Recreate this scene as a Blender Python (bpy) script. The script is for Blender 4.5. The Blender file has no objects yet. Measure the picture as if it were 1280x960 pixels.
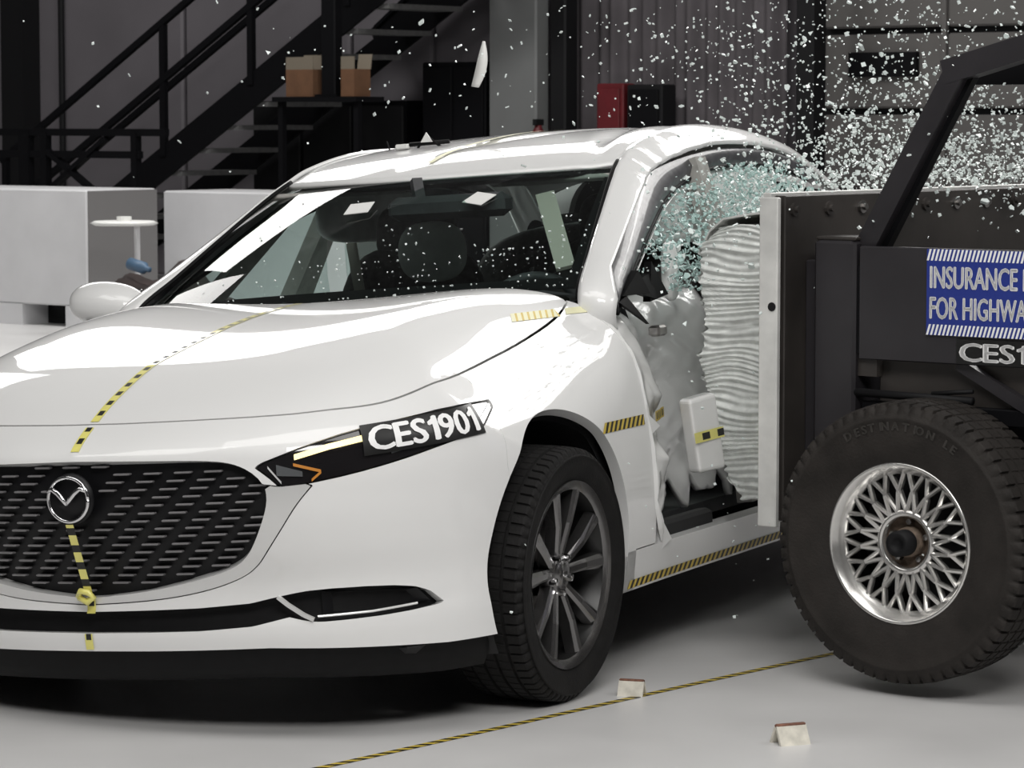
import bpy, math, random
import numpy as np
from mathutils import Matrix, Vector

sc = bpy.context.scene
COL = sc.collection
random.seed(7)
rng = np.random.default_rng(7)

# ------------------------------------------------------------------ camera
cam_d = bpy.data.cameras.new('camera')
cam_d.sensor_width = 36.0
cam_d.lens = 3900.0 / 1280.0 * 36.0
cam_d.clip_start = 0.1
cam_d.clip_end = 200
cam_d.dof.use_dof = True
cam_d.dof.focus_distance = 7.9
cam_d.dof.aperture_fstop = 18.0
cam = bpy.data.objects.new('camera', cam_d)
COL.objects.link(cam)
CAMP = (4.1656, -6.1581, 1.4785)
cam.location = CAMP
cam.rotation_euler = (math.pi / 2 - 0.0854, 0, 0.4524)
sc.camera = cam

# ------------------------------------------------------------------ world + hall lighting
world = bpy.data.worlds.new('world')
sc.world = world
world.use_nodes = True
world.node_tree.nodes['Background'].inputs[0].default_value = (0.55, 0.57, 0.6, 1)
world.node_tree.nodes['Background'].inputs[1].default_value = 0.05
sc.view_settings.view_transform = 'Standard'
sc.view_settings.look = 'None'
sc.view_settings.gamma = 1.0
sc.view_settings.exposure = 0.2
sc.view_settings.use_curve_mapping = False

def area_light(name, loc, target, sx, sy, power, color=(1, 0.985, 0.96)):
    l = bpy.data.lights.new(name, 'AREA')
    l.shape = 'RECTANGLE'
    l.size, l.size_y, l.energy, l.color = sx, sy, power, color
    o = bpy.data.objects.new(name, l)
    COL.objects.link(o)
    o.location = loc
    dv = Vector(target) - Vector(loc)
    o.rotation_euler = dv.to_track_quat('-Z', 'Y').to_euler()
    return o

# overhead film-lighting banks, out of view; last two added to light the background
area_light('unseen_light_bank', (1.5, -1.5, 7.6), (0.8, 0.6, 0.0), 6.5, 3.2, 170)
area_light('unseen_light_bank', (5.2, -6.5, 7.4), (0.9, 0.3, 0.5), 5.0, 2.6, 470)
area_light('unseen_light_bank', (-3.2, -3.6, 7.6), (0.0, 0.8, 0.6), 4.0, 2.4, 80)
area_light('unseen_light_bank', (-2.5, 12.4, 6.2), (0.0, 0.7, 0.9), 15.6, 2.5, 600)
area_light('unseen_light_bank', (3.6, 12.4, 7.9), (0.8, 1.2, 0.9), 4.4, 2.6, 170)
area_light('unseen_light_bank', (-10.9, 9.8, 7.3), (0.0, 0.7, 0.9), 1.5, 2.4, 45)
area_light('unseen_light_bank', (8.5, 2.0, 7.6), (1.0, 1.4, 0.6), 5.0, 2.0, 200)
area_light('unseen_light_bank', (-9.5, 9.0, 8.6), (-11.5, 15.5, 1.0), 6.0, 2.0, 470)  # added unseen light, brightens the left of the back hall
area_light('unseen_light_bank', (-2.5, 10.5, 8.6), (-5.5, 17.5, 1.0), 6.0, 2.0, 380)  # added unseen light for the back wall, turned away from the car

# ------------------------------------------------------------------ helpers
def link(o, parent=None):
    COL.objects.link(o)
    if parent is not None:
        o.parent = parent
    return o

def tag(o, label=None, cat=None, group=None, kind=None):
    if label: o['label'] = label
    if cat: o['category'] = cat
    if group: o['group'] = group
    if kind: o['kind'] = kind
    return o

def empty(name, loc=(0, 0, 0), rot=(0, 0, 0), parent=None):
    o = bpy.data.objects.new(name, None)
    o.empty_display_size = 0.1
    o.location = loc
    o.rotation_euler = rot
    return link(o, parent)

def mesh_obj(name, V, F, mats, parent=None, smooth=False, mi=None, normals=None):
    me = bpy.data.meshes.new(name)
    V = np.asarray(V, float)
    me.from_pydata([tuple(p) for p in V], [], [tuple(int(i) for i in f) for f in F])
    if not isinstance(mats, (list, tuple)):
        mats = [mats]
    for m in mats:
        me.materials.append(m)
    if mi is not None:
        me.polygons.foreach_set('material_index', np.asarray(mi, np.int32))
    if smooth:
        me.polygons.foreach_set('use_smooth', np.ones(len(me.polygons), bool))
    me.update()
    if normals is not None:
        me.normals_split_custom_set_from_vertices([tuple(n) for n in normals])
    o = bpy.data.objects.new(name, me)
    return link(o, parent)

def share(name, me, parent=None, mat=None):
    o = bpy.data.objects.new(name, me)
    link(o, parent)
    if mat is not None:
        o.matrix_local = mat
    return o

class MB:
    """collects simple shapes into one mesh"""
    def __init__(s):
        s.V, s.F, s.M = [], [], []
    def add(s, V, F, m=0):
        b = len(s.V)
        s.V += [tuple(p) for p in V]
        s.F += [tuple(int(i) + b for i in f) for f in F]
        s.M += [m] * len(F)
        return s
    def box(s, lo, hi, m=0, bev=0.0):
        x0, y0, z0 = lo; x1, y1, z1 = hi
        if bev <= 0:
            V = [(x0,y0,z0),(x1,y0,z0),(x1,y1,z0),(x0,y1,z0),(x0,y0,z1),(x1,y0,z1),(x1,y1,z1),(x0,y1,z1)]
            F = [(0,3,2,1),(4,5,6,7),(0,1,5,4),(1,2,6,5),(2,3,7,6),(3,0,4,7)]
            return s.add(V, F, m)
        b = bev; V = []; F = []
        for z, i in ((z0, b), (z0 + b, 0), (z1 - b, 0), (z1, b)):
            V += [(x0+i+b,y0+i,z),(x1-i-b,y0+i,z),(x1-i,y0+i+b,z),(x1-i,y1-i-b,z),(x1-i-b,y1-i,z),(x0+i+b,y1-i,z),(x0+i,y1-i-b,z),(x0+i,y0+i+b,z)]
        for k in range(3):
            for j in range(8):
                F.append((k*8+j, k*8+(j+1)%8, k*8+8+(j+1)%8, k*8+8+j))
        F += [tuple(range(7,-1,-1)), tuple(range(24,32))]
        return s.add(V, F, m)
    def beam(s, p, q, w, h, up=(0,0,1), m=0):
        p, q, up = Vector(p), Vector(q), Vector(up)
        d = (q-p).normalized(); a = d.cross(up)
        if a.length < 1e-4: a = d.cross(Vector((1,0,0)))
        a.normalize(); c = a.cross(d)
        V = []
        for e in (p, q):
            for i, j in ((-1,-1),(1,-1),(1,1),(-1,1)):
                V.append(tuple(e + a*(i*w/2) + c*(j*h/2)))
        return s.add(V, [(0,3,2,1),(4,5,6,7),(0,1,5,4),(1,2,6,5),(2,3,7,6),(3,0,4,7)], m)
    def tube(s, pts, r, n=10, m=0, cap=True):
        pts = [Vector(p) for p in pts]
        rs = r if isinstance(r, (list, tuple)) else [r]*len(pts)
        V = []; F = []; ref = None
        for i, p in enumerate(pts):
            d = (pts[min(i+1,len(pts)-1)] - pts[max(i-1,0)]).normalized()
            if ref is None:
                ref = d.cross(Vector((0,0,1)))
                if ref.length < 1e-3: ref = d.cross(Vector((1,0,0)))
            a = (ref - d*ref.dot(d)).normalized(); ref = a; c = d.cross(a)
            for k in range(n):
                t = 2*math.pi*k/n
                V.append(tuple(p + a*(math.cos(t)*rs[i]) + c*(math.sin(t)*rs[i])))
        for i in range(len(pts)-1):
            for k in range(n):
                F.append((i*n+k, i*n+(k+1)%n, i*n+n+(k+1)%n, i*n+n+k))
        if cap:
            F += [tuple(range(n-1,-1,-1)), tuple(range((len(pts)-1)*n, len(pts)*n))]
        return s.add(V, F, m)
    def lathe(s, prof, n=48, axis=0, m=0, close=False, c=(0,0,0)):
        """prof: (axial, radius)"""
        V = []; F = []
        for a, r in prof:
            for k in range(n):
                t = 2*math.pi*k/n
                p = [r*math.cos(t), r*math.sin(t)]
                q = (a, p[0], p[1]) if axis == 0 else ((p[1], a, p[0]) if axis == 1 else (p[0], p[1], a))
                V.append((q[0]+c[0], q[1]+c[1], q[2]+c[2]))
        for i in range(len(prof)-1):
            for k in range(n):
                F.append((i*n+k, i*n+(k+1)%n, i*n+n+(k+1)%n, i*n+n+k))
        return s.add(V, F, m)
    def build(s, name, mats, parent=None, smooth=False):
        return mesh_obj(name, s.V, s.F, mats, parent, smooth, s.M)

def grid_faces(nr, nc, flip=False):
    F = []
    for i in range(nr-1):
        for j in range(nc-1):
            f = (i*nc+j, i*nc+j+1, (i+1)*nc+j+1, (i+1)*nc+j)
            F.append(f[::-1] if flip else f)
    return F

def text_mesh(body, size=1.0, bold=0.0, sx=1.0, res=3):
    if '1' in body and len(body) > 1:      # the built-in 1 is a bare bar: give it a flag
        V, F, x = [], [], 0.0
        for ch in body:
            if ch == '1':
                h = CAPH*size
                v = np.array([(.24, 0, 0), (.40, 0, 0), (.40, 1, 0), (.27, 1, 0), (.24, .90, 0), (.24, .72, 0), (.05, .66, 0), (.05, .80, 0)])*h
                f = [(0, 1, 2, 3, 4, 5), (4, 7, 6, 5)]
            else:
                v, f = text_mesh(ch, size)
            b = sum(len(q) for q in V)
            V.append(v+[x, 0, 0]); F += [tuple(i+b for i in g) for g in f]
            x += v[:, 0].max()+.075*size
        V = np.vstack(V)
        return fine(*thicken(V, F, bold), size*.1)
    c = bpy.data.curves.new('letters', 'FONT')
    c.body = body; c.size = size; c.resolution_u = res
    o = bpy.data.objects.new('letters', c)
    COL.objects.link(o)
    dg = bpy.context.evaluated_depsgraph_get()
    me = o.evaluated_get(dg).to_mesh()
    V = np.array([v.co[:] for v in me.vertices], float).reshape(-1, 3)
    F = [tuple(p.vertices) for p in me.polygons]
    o.evaluated_get(dg).to_mesh_clear()
    bpy.data.objects.remove(o); bpy.data.curves.remove(c)
    V[:, 0] -= V[:, 0].min()
    V, F = thicken(V, F, bold)
    V[:, 0] *= sx
    return fine(V, F, size*.1)
CAPH = 0.69
def thicken(V, F, bold):
    if bold <= 0: return V, F
    n = len(V); VV = []; FF = []      # lay shifted copies over each other
    for k, (dx, dy) in enumerate(((0, 0), (2, 0), (1, .5), (1, -.5))):
        VV.append(V+[dx*bold, dy*bold, 0]); FF += [tuple(i+k*n for i in f) for f in F]
    return np.vstack(VV), FF
def fine(V, F, lim):
    """split long triangles so that lettering can follow a curved surface"""
    V = [tuple(v) for v in V]; out = []; cache = {}
    todo = [(f[0], f[i], f[i+1]) for f in F for i in range(1, len(f)-1)]
    while todo:
        t = todo.pop()
        L = [sum((V[t[i]][k]-V[t[(i+1) % 3]][k])**2 for k in range(3)) for i in range(3)]
        i = max(range(3), key=lambda k: L[k])
        if L[i] <= lim*lim: out.append(t); continue
        a, b, c = t[i], t[(i+1) % 3], t[(i+2) % 3]
        k = (min(a, b), max(a, b))
        if k not in cache:
            V.append(tuple((V[a][j]+V[b][j])/2 for j in range(3))); cache[k] = len(V)-1
        m = cache[k]; todo += [(a, m, c), (m, b, c)]
    return np.array(V), out

# ------------------------------------------------------------------ materials
def mat(name, col, rough=0.5, metal=0.0, coat=0.0, coat_r=0.03, noise=0.0, nscale=8.0, bump=0.0, bscale=60.0,
        emit=None, estr=0.0, spec=0.5, rnoise=0.0):
    m = bpy.data.materials.new(name)
    m.use_nodes = True
    nt = m.node_tree
    b = nt.nodes['Principled BSDF']
    b.inputs['Base Color'].default_value = (*col, 1)
    b.inputs['Roughness'].default_value = rough
    b.inputs['Metallic'].default_value = metal
    b.inputs['Specular IOR Level'].default_value = spec
    b.inputs['Coat Weight'].default_value = coat
    b.inputs['Coat Roughness'].default_value = coat_r
    if emit:
        b.inputs['Emission Color'].default_value = (*emit, 1)
        b.inputs['Emission Strength'].default_value = estr
    tc = nt.nodes.new('ShaderNodeTexCoord')
    if noise > 0:
        n = nt.nodes.new('ShaderNodeTexNoise')
        n.inputs['Scale'].default_value = nscale
        n.inputs['Detail'].default_value = 5
        nt.links.new(tc.outputs['Object'], n.inputs['Vector'])
        r = nt.nodes.new('ShaderNodeValToRGB')
        r.color_ramp.elements[0].position = 0.3; r.color_ramp.elements[1].position = 0.7
        r.color_ramp.elements[0].color = (*[max(0, c*(1-noise)) for c in col], 1)
        r.color_ramp.elements[1].color = (*[min(1, c*(1+noise)) for c in col], 1)
        nt.links.new(n.outputs['Fac'], r.inputs['Fac'])
        nt.links.new(r.outputs['Color'], b.inputs['Base Color'])
        if rnoise > 0:
            mr = nt.nodes.new('ShaderNodeMapRange')
            mr.inputs['To Min'].default_value = max(0, rough-rnoise); mr.inputs['To Max'].default_value = rough+rnoise
            nt.links.new(n.outputs['Fac'], mr.inputs['Value'])
            nt.links.new(mr.outputs['Result'], b.inputs['Roughness'])
    if bump > 0:
        n2 = nt.nodes.new('ShaderNodeTexNoise')
        n2.inputs['Scale'].default_value = bscale; n2.inputs['Detail'].default_value = 3
        nt.links.new(tc.outputs['Object'], n2.inputs['Vector'])
        bp = nt.nodes.new('ShaderNodeBump')
        bp.inputs['Strength'].default_value = bump; bp.inputs['Distance'].default_value = 0.01
        nt.links.new(n2.outputs['Fac'], bp.inputs['Height'])
        nt.links.new(bp.outputs['Normal'], b.inputs['Normal'])
    return m

def glass_mat(name, tint, gloss=0.06, rough=0.0):
    m = bpy.data.materials.new(name)
    m.use_nodes = True
    nt = m.node_tree
    for n in list(nt.nodes):
        if n.type != 'OUTPUT_MATERIAL': nt.nodes.remove(n)
    out = [n for n in nt.nodes if n.type == 'OUTPUT_MATERIAL'][0]
    t = nt.nodes.new('ShaderNodeBsdfTransparent'); t.inputs[0].default_value = (*tint, 1)
    g = nt.nodes.new('ShaderNodeBsdfGlossy'); g.inputs['Roughness'].default_value = rough
    fr = nt.nodes.new('ShaderNodeFresnel'); fr.inputs['IOR'].default_value = 1.5
    mx = nt.nodes.new('ShaderNodeMixShader')
    nt.links.new(fr.outputs[0], mx.inputs[0]); nt.links.new(t.outputs[0], mx.inputs[1]); nt.links.new(g.outputs[0], mx.inputs[2])
    nt.links.new(mx.outputs[0], out.inputs[0])
    return m

M = {}
M['paint'] = mat('white_car_paint', (0.80, 0.80, 0.795), 0.45, coat=1.0, coat_r=0.03)
M['silver'] = mat('satin_silver_trim', (0.74, 0.74, 0.735), 0.32, metal=0.45)
M['chrome'] = mat('chrome', (0.75, 0.75, 0.76), 0.12, metal=1.0)
M['gloss_black'] = mat('gloss_black_plastic', (0.004, 0.004, 0.005), 0.45, spec=0.3)
M['black'] = mat('black_plastic', (0.004, 0.004, 0.0045), 0.6, spec=0.2, noise=0.25, nscale=30)
M['cavity'] = mat('dark_cavity_metal', (0.012, 0.012, 0.013), 0.7, noise=0.3, nscale=12)
M['lens'] = mat('headlight_lens', (0.010, 0.009, 0.010), 0.12, coat=1.0, coat_r=0.01)
M['lens_clear'] = mat('clear_reflector', (0.22, 0.23, 0.24), 0.15, metal=0.6, coat=1.0)
M['bar'] = mat('grille_fin_grey', (0.17, 0.165, 0.17), 0.35, coat=0.4)
M['led'] = mat('amber_led', (0.9, 0.75, 0.35), 0.3, emit=(1.0, 0.82, 0.36), estr=1.1)
M['amber'] = mat('amber_lens', (0.55, 0.22, 0.04), 0.25, coat=0.6)
M['yellow'] = mat('yellow_tape', (0.80, 0.74, 0.20), 0.45, coat=0.9, coat_r=0.05, noise=0.06, nscale=40)
M['gold'] = mat('golden_yellow_tape', (0.62, 0.46, 0.07), 0.45, noise=0.08, nscale=40)
M['tape_black'] = mat('black_tape_print', (0.012, 0.012, 0.010), 0.5)
M['cream'] = mat('cream_tape', (0.80, 0.78, 0.52), 0.45)
M['white_print'] = mat('white_print', (0.92, 0.92, 0.92), 0.5)
M['sticker'] = mat('black_vinyl_label', (0.006, 0.006, 0.006), 0.35)
M['rubber'] = mat('tyre_rubber', (0.010, 0.0095, 0.0095), 0.75, spec=0.25, noise=0.25, nscale=20, bump=0.15, bscale=160)
M['rubber_worn'] = mat('worn_tyre_rubber', (0.023, 0.020, 0.018), 0.72, spec=0.25, noise=0.35, nscale=9, bump=0.2, bscale=140)
M['raised_rubber'] = mat('raised_rubber_lettering', (0.06, 0.055, 0.05), 0.7)
M['gunmetal'] = mat('gunmetal_alloy', (0.21, 0.205, 0.205), 0.26, metal=0.9, coat=0.5)
M['gun_dark'] = mat('gunmetal_barrel', (0.045, 0.045, 0.045), 0.4, metal=0.8)
M['steel'] = mat('brake_disc_steel', (0.32, 0.31, 0.30), 0.35, metal=1.0, noise=0.2, nscale=30)
M['alloy'] = mat('polished_aluminium', (0.72, 0.71, 0.69), 0.24, metal=0.85, noise=0.08, nscale=18)
M['rust'] = mat('rusty_hub', (0.16, 0.12, 0.09), 0.7, metal=0.3, noise=0.5, nscale=45, bump=0.3)
M['cart_black'] = mat('cart_black_paint', (0.023, 0.021, 0.024), 0.42, noise=0.2, nscale=6, bump=0.05, bscale=40, rnoise=0.08)
M['cart_brown'] = mat('scuffed_dark_plate', (0.038, 0.033, 0.030), 0.5, noise=0.4, nscale=4, bump=0.06, bscale=30, rnoise=0.1)
M['aluminium'] = mat('aluminium_plate', (0.70, 0.70, 0.68), 0.45, metal=0.25, noise=0.12, nscale=14)
M['honeycomb'] = mat('crushed_honeycomb_aluminium', (0.72, 0.74, 0.72), 0.5, metal=0.15, noise=0.12, nscale=40)
M['sign_blue'] = mat('sign_blue', (0.016, 0.035, 0.25), 0.45)
M['interior'] = mat('dark_interior_trim', (0.05, 0.052, 0.056), 0.6, noise=0.3, nscale=25)
M['interior_grey'] = mat('grey_interior_trim', (0.36, 0.35, 0.33), 0.7, noise=0.15, nscale=25)
M['seat'] = mat('black_seat_cloth', (0.06, 0.056, 0.054), 0.85, noise=0.3, nscale=60, bump=0.2)
M['airbag'] = mat('white_airbag_cloth', (0.80, 0.81, 0.80), 0.85, noise=0.1, nscale=20, bump=0.2, bscale=30)
M['beige'] = mat('beige_trim', (0.42, 0.40, 0.35), 0.7)
M['frame_reflection'] = mat('frame_and_reflection_grey', (0.05, 0.05, 0.055), 0.4, coat=0.4, noise=0.5, nscale=35)  # frame colour, also painted over the pillar as its dark hall reflection
M['glass'] = glass_mat('green_tinted_glass', (0.80, 0.92, 0.88))
M['glass_side'] = glass_mat('grey_tinted_glass', (0.72, 0.80, 0.78))
M['shard'] = mat('glass_fragments', (0.80, 0.88, 0.86), 0.25, coat=0.5, spec=0.8)
M['shard_teal'] = mat('teal_glass_fragments', (0.50, 0.68, 0.65), 0.25, coat=0.6, spec=0.8)
M['panel_white'] = mat('white_barrier_paint', (0.62, 0.62, 0.635), 0.6, noise=0.05, nscale=3)
M['panel_grey'] = mat('grey_barrier_side', (0.17, 0.165, 0.165), 0.6)
M['stair'] = mat('black_painted_steel', (0.004, 0.004, 0.005), 0.6, spec=0.12)
M['tread'] = mat('stair_tread_plate', (0.11, 0.11, 0.11), 0.55, noise=0.2, nscale=20)
M['column'] = mat('grey_column_paint', (0.150, 0.155, 0.155), 0.55, noise=0.06, nscale=2)
M['dark_steel'] = mat('dark_steel', (0.009, 0.009, 0.010), 0.6, spec=0.2)
M['wall'] = mat('grey_wall_cladding', (0.135, 0.125, 0.137), 0.7, noise=0.08, nscale=1.5)
M['door_panel'] = mat('grey_door_section', (0.095, 0.090, 0.087), 0.6, noise=0.08, nscale=2)
M['curtain'] = mat('dark_curtain', (0.075, 0.067, 0.073), 0.85, noise=0.2, nscale=3)
M['cardboard'] = mat('brown_cardboard', (0.13, 0.062, 0.03), 0.85, noise=0.15, nscale=10)
M['flap'] = mat('pale_cardboard', (0.20, 0.17, 0.13), 0.85)
M['red'] = mat('red_paint', (0.11, 0.008, 0.012), 0.5, noise=0.15, nscale=10)
M['blue_plastic'] = mat('blue_plastic', (0.07, 0.13, 0.21), 0.5)
M['brown_cloth'] = mat('dark_brown_cloth', (0.028, 0.018, 0.017), 0.85, noise=0.6, nscale=9, bump=0.3, bscale=12)
M['debris'] = mat('painted_angle_metal', (0.66, 0.63, 0.55), 0.6, noise=0.2, nscale=30)
M['debris_rust'] = mat('rusty_top_edge', (0.20, 0.09, 0.06), 0.8, noise=0.5, nscale=60)
M['white_plastic'] = mat('white_plastic', (0.80, 0.80, 0.78), 0.5)
M['floor'] = mat('grey_epoxy_floor', (0.64, 0.635, 0.632), 0.33, noise=0.07, nscale=1.6, bump=0.02, bscale=8, rnoise=0.10)
M['ceiling'] = mat('dark_ceiling', (0.05, 0.05, 0.052), 0.8)
M['far_wall'] = mat('hall_wall_grey', (0.20, 0.20, 0.205), 0.7)

# ------------------------------------------------------------------ the hall (its axes are turned 12 degrees from the car)
HALL = Matrix.Translation((CAMP[0], CAMP[1], 0)) @ Matrix.Rotation(math.radians(-12), 4, 'Z')
def in_hall(o):
    o.matrix_world = HALL @ o.matrix_basis
    return o
def structure(name, mb, m, parent=None):
    o = mb.build(name, m, parent)
    if parent is None:
        in_hall(o)
    o['kind'] = 'structure'
    return o

structure('floor', MB().box((-34, -10, -0.2), (16, 21.4, 0)), M['floor'])
structure('ceiling', MB().box((-34, -10, 9.0), (16, 21.4, 9.2)), M['ceiling'])
structure('wall_left', MB().box((-34.2, -10, 0), (-34, 21.4, 9)), M['far_wall'])
structure('wall_right', MB().box((16, -10, 0), (16.2, 21.4, 9)), M['far_wall'])
structure('wall_front', MB().box((-34, -10.2, 0), (16, -10, 9)), M['far_wall'])
wb = structure('wall_back', MB().box((-34, 21.2, 0), (16, 21.5, 9)), M['wall'])
# cladding sheets of the back wall, each with a folded edge
x = -26.0
for wdt in (1.9, 1.72, 2.05, 2.05, 0.95):
    mb = MB().box((x+0.02, 21.13, 0), (x+wdt-0.02, 21.2, 6.0), bev=0.02)
    o = mb.build('cladding_panel', M['wall'], wb)
    x += wdt
# column strip and downpipe at the far left
MB().box((-22.55, 20.9, 0), (-22.25, 21.13, 6)).build('wall_post', M['dark_steel'], wb)
MB().tube([(-21.9, 21.08, 0), (-21.9, 21.08, 6)], 0.03).build('conduit', M['dark_steel'], wb)

# sectional door on the right of the back wall: single sections, joints recessed
dr = structure('door_1', MB().box((-13.35, 21.12, 0), (-8.0, 21.2, 4.4)), M['dark_steel'])
zz = 0.27
for k in range(6):
    for xa, xb in ((-13.28, -12.2), (-12.17, -10.4), (-10.37, -8.05)):
        o = MB().box((xa, 21.05, zz + 0.025), (xb, 21.14, zz + 0.6), bev=0.015).build('door_section', M['door_panel'], dr)
    zz += 0.625
MB().box((-13.02, 21.0, 1.79), (-12.41, 21.06, 1.98)).build('vent_slot', M['stair'], dr)
MB().box((-12.2, 21.02, 0.3), (-12.16, 21.06, 4.0)).build('door_rib', M['door_panel'], dr)

# columns
def column(name, x0, x1, y0, y1, m, label):
    o = MB().box((x0, y0, 0), (x1, y1, 6.5), bev=0.015).build(name, m)
    in_hall(o)
    return tag(o, label, 'column')
column('steel_column', -16.22, -15.72, 20.5, 20.68, M['column'], 'broad grey steel column behind the car roof')
column('steel_column', -15.67, -15.51, 20.62, 20.8, M['dark_steel'], 'narrow black post beside the broad grey column')
column('steel_column', -13.19, -13.03, 20.5, 20.7, M['dark_steel'], 'narrow black post left of the grey sectional door')

# dark curtain between the posts, hanging in folds
V = []; nx = 140
for i in range(nx):
    xx = -15.76 + 2.2 * i / (nx - 1)
    yy = 20.95 + 0.035 * math.sin(xx * 17) + 0.03 * math.sin(xx * 41 + 1)
    V += [(xx, yy, 0.02), (xx, yy, 6.0)]
o = mesh_obj('curtain', V, [(2*i, 2*i+2, 2*i+3, 2*i+1) for i in range(nx-1)], M['curtain'], smooth=True)
in_hall(o); tag(o, 'dark hanging curtain behind the flying glass', 'curtain')

o = MB().box((-15.19, 20.62, 1.2), (-14.92, 20.80, 1.75), bev=0.01).build('red_cabinet', M['red']); in_hall(o)
MB().box((-15.16, 20.6, 1.24), (-14.95, 20.625, 1.71), bev=0.005).build('cabinet_door', M['red'], o)
tag(o, 'red wall cabinet in front of the dark curtain', 'cabinet')
o = MB().box((-14.87, 20.6, 1.2), (-14.52, 20.80, 1.74), bev=0.01).build('electrical_box', M['dark_steel']); in_hall(o)
MB().box((-14.84, 20.58, 1.24), (-14.55, 20.6, 1.70), bev=0.005).build('box_door', M['stair'], o)
tag(o, 'black electrical box right of the red wall cabinet', 'box')
fe = empty('fire_extinguisher', (-15.62, 20.40, 0.97)); in_hall(fe)
MB().lathe([(0, 0.0), (0, 0.07), (0.36, 0.07), (0.42, 0.03), (0.44, 0.03), (0.44, 0)], 20, axis=2).build('cylinder', M['red'], fe, True)
MB().box((-0.02, -0.05, 0.44), (0.02, 0.05, 0.49)).build('valve', M['dark_steel'], fe)
tag(fe, 'red fire extinguisher hung on the broad grey column', 'extinguisher')

# black staircase climbing to the right along the back wall
st = empty('staircase'); in_hall(st)
SL = 0.592
def sz(x): return 0.86 + (x + 19.65) * SL       # top edge of the near stringer
xa, xb = -21.05, -15.2
def stringer(y, drop):
    mb = MB()
    V = [(xa, y, sz(xa)-drop), (xb, y, sz(xb)-drop), (xb, y, sz(xb)), (xa, y, sz(xa)),
         (xa, y+0.03, sz(xa)-drop), (xb, y+0.03, sz(xb)-drop), (xb, y+0.03, sz(xb)), (xa, y+0.03, sz(xa))]
    mb.add(V, [(0,1,2,3),(7,6,5,4),(0,4,5,1),(1,5,6,2),(2,6,7,3),(3,7,4,0)])
    mb.build('stringer', M['stair'], st)
stringer(19.5, 0.30); stringer(20.5, 0.30)
n = 17
for k in range(n):
    xx = xa + 0.25 + k * 0.335
    if xx > xb - 0.3: break
    MB().box((xx, 19.54, sz(xx)-0.20), (xx+0.29, 20.49, sz(xx)-0.16)).build('tread', M['tread'], st)
for dz, y in ((1.05, 19.5), (0.56, 19.5), (0.40, 20.5), (1.05, 20.5)):
    MB().beam((xa, y, sz(xa)+dz), (xb, y, sz(xb)+dz), 0.05, 0.055).build('handrail', M['stair'], st)
for xx in (-21.0, -19.01, -17.98, -16.9, -15.9):
    MB().box((xx-0.03, 19.48, sz(xx)-0.1), (xx+0.03, 19.53, sz(xx)+1.05)).build('rail_post', M['stair'], st)
tag(st, 'black steel staircase with handrails climbing along the back wall', 'staircase')
o = MB().box((-16.74, 18.98, 1.642), (-16.59, 19.08, 3.2), bev=0.01).build('hanger_post', M['stair']); in_hall(o)
MB().box((-16.78, 18.95, 1.642), (-16.55, 19.11, 1.66)).build('foot_plate', M['stair'], o)
tag(o, 'black upright post standing between the two cardboard boxes', 'post')
# black panels standing in for the shade behind and under the stairs
o = MB().box((-19.2, 20.85, 0), (-17.4, 21.1, 1.62)).build('stair_shade', M['stair']); in_hall(o)
for k in range(3):
    MB().box((-19.18+k*0.6, 20.82, 0.05), (-18.62+k*0.6, 20.86, 1.58), bev=0.01).build('stair_shade_panel', M['dark_steel'], o)
tag(o, 'low black panel standing in for shade under the staircase', 'shade panel')
o = MB().box((-17.02, 20.6, 0), (-16.33, 20.9, 1.94), bev=0.01).build('tall_cabinet', M['stair']); in_hall(o)
for k in range(2):
    MB().box((-17.00+k*0.34, 20.585, 0.05), (-16.69+k*0.34, 20.6, 1.9), bev=0.004).build('cabinet_door', M['stair'], o)
tag(o, 'tall black cabinet left of the broad grey column', 'cabinet')
o = MB().beam((-17.6, 20.75, 2.10), (-16.4, 20.75, 2.95), 0.12, 0.30).build('diagonal_beam', M['stair']); in_hall(o)
MB().beam((-17.6, 20.68, 2.25), (-16.4, 20.68, 3.10), 0.05, 0.03).build('beam_flange', M['stair'], o)
tag(o, 'black diagonal beam rising above the tall black cabinet', 'beam')
def carton(x0, x1, y0, z0, z1, label):
    o = MB().box((x0, y0, z0), (x1, y0+0.2, z1)).build('cardboard_box', M['cardboard']); in_hall(o)
    for V in ([(x0, y0, z1), (x1, y0, z1), (x1+0.02, y0-0.02, z1+0.10), (x0+0.02, y0-0.02, z1+0.10)],
              [(x0, y0+0.2, z1), (x1, y0+0.2, z1), (x1, y0+0.22, z1+0.12), (x0, y0+0.22, z1+0.12)]):
        V = V+[(p[0], p[1]+0.008, p[2]) for p in V]
        mesh_obj('flap', V, [(0,1,2,3),(7,6,5,4),(0,4,5,1),(1,5,6,2),(2,6,7,3),(3,7,4,0)], M['flap'], o)
    tag(o, label, 'box')
sh = MB().box((-17.2, 18.9, 1.60), (-16.3, 19.25, 1.64)).build('shelf_board', M['stair']); in_hall(sh)
for xx in (-17.18, -16.37):
    MB().box((xx, 18.95, 0), (xx+0.05, 19.0, 1.60)).build('leg', M['stair'], sh)
tag(sh, 'black shelf board holding cardboard boxes beside the stairs', 'shelf')
carton(-17.09, -16.80, 18.95, 1.642, 1.86, 'open brown cardboard box left of the black upright post')
carton(-16.50, -16.36, 18.95, 1.642, 1.86, 'narrow brown cardboard box right of the black upright post')

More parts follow.
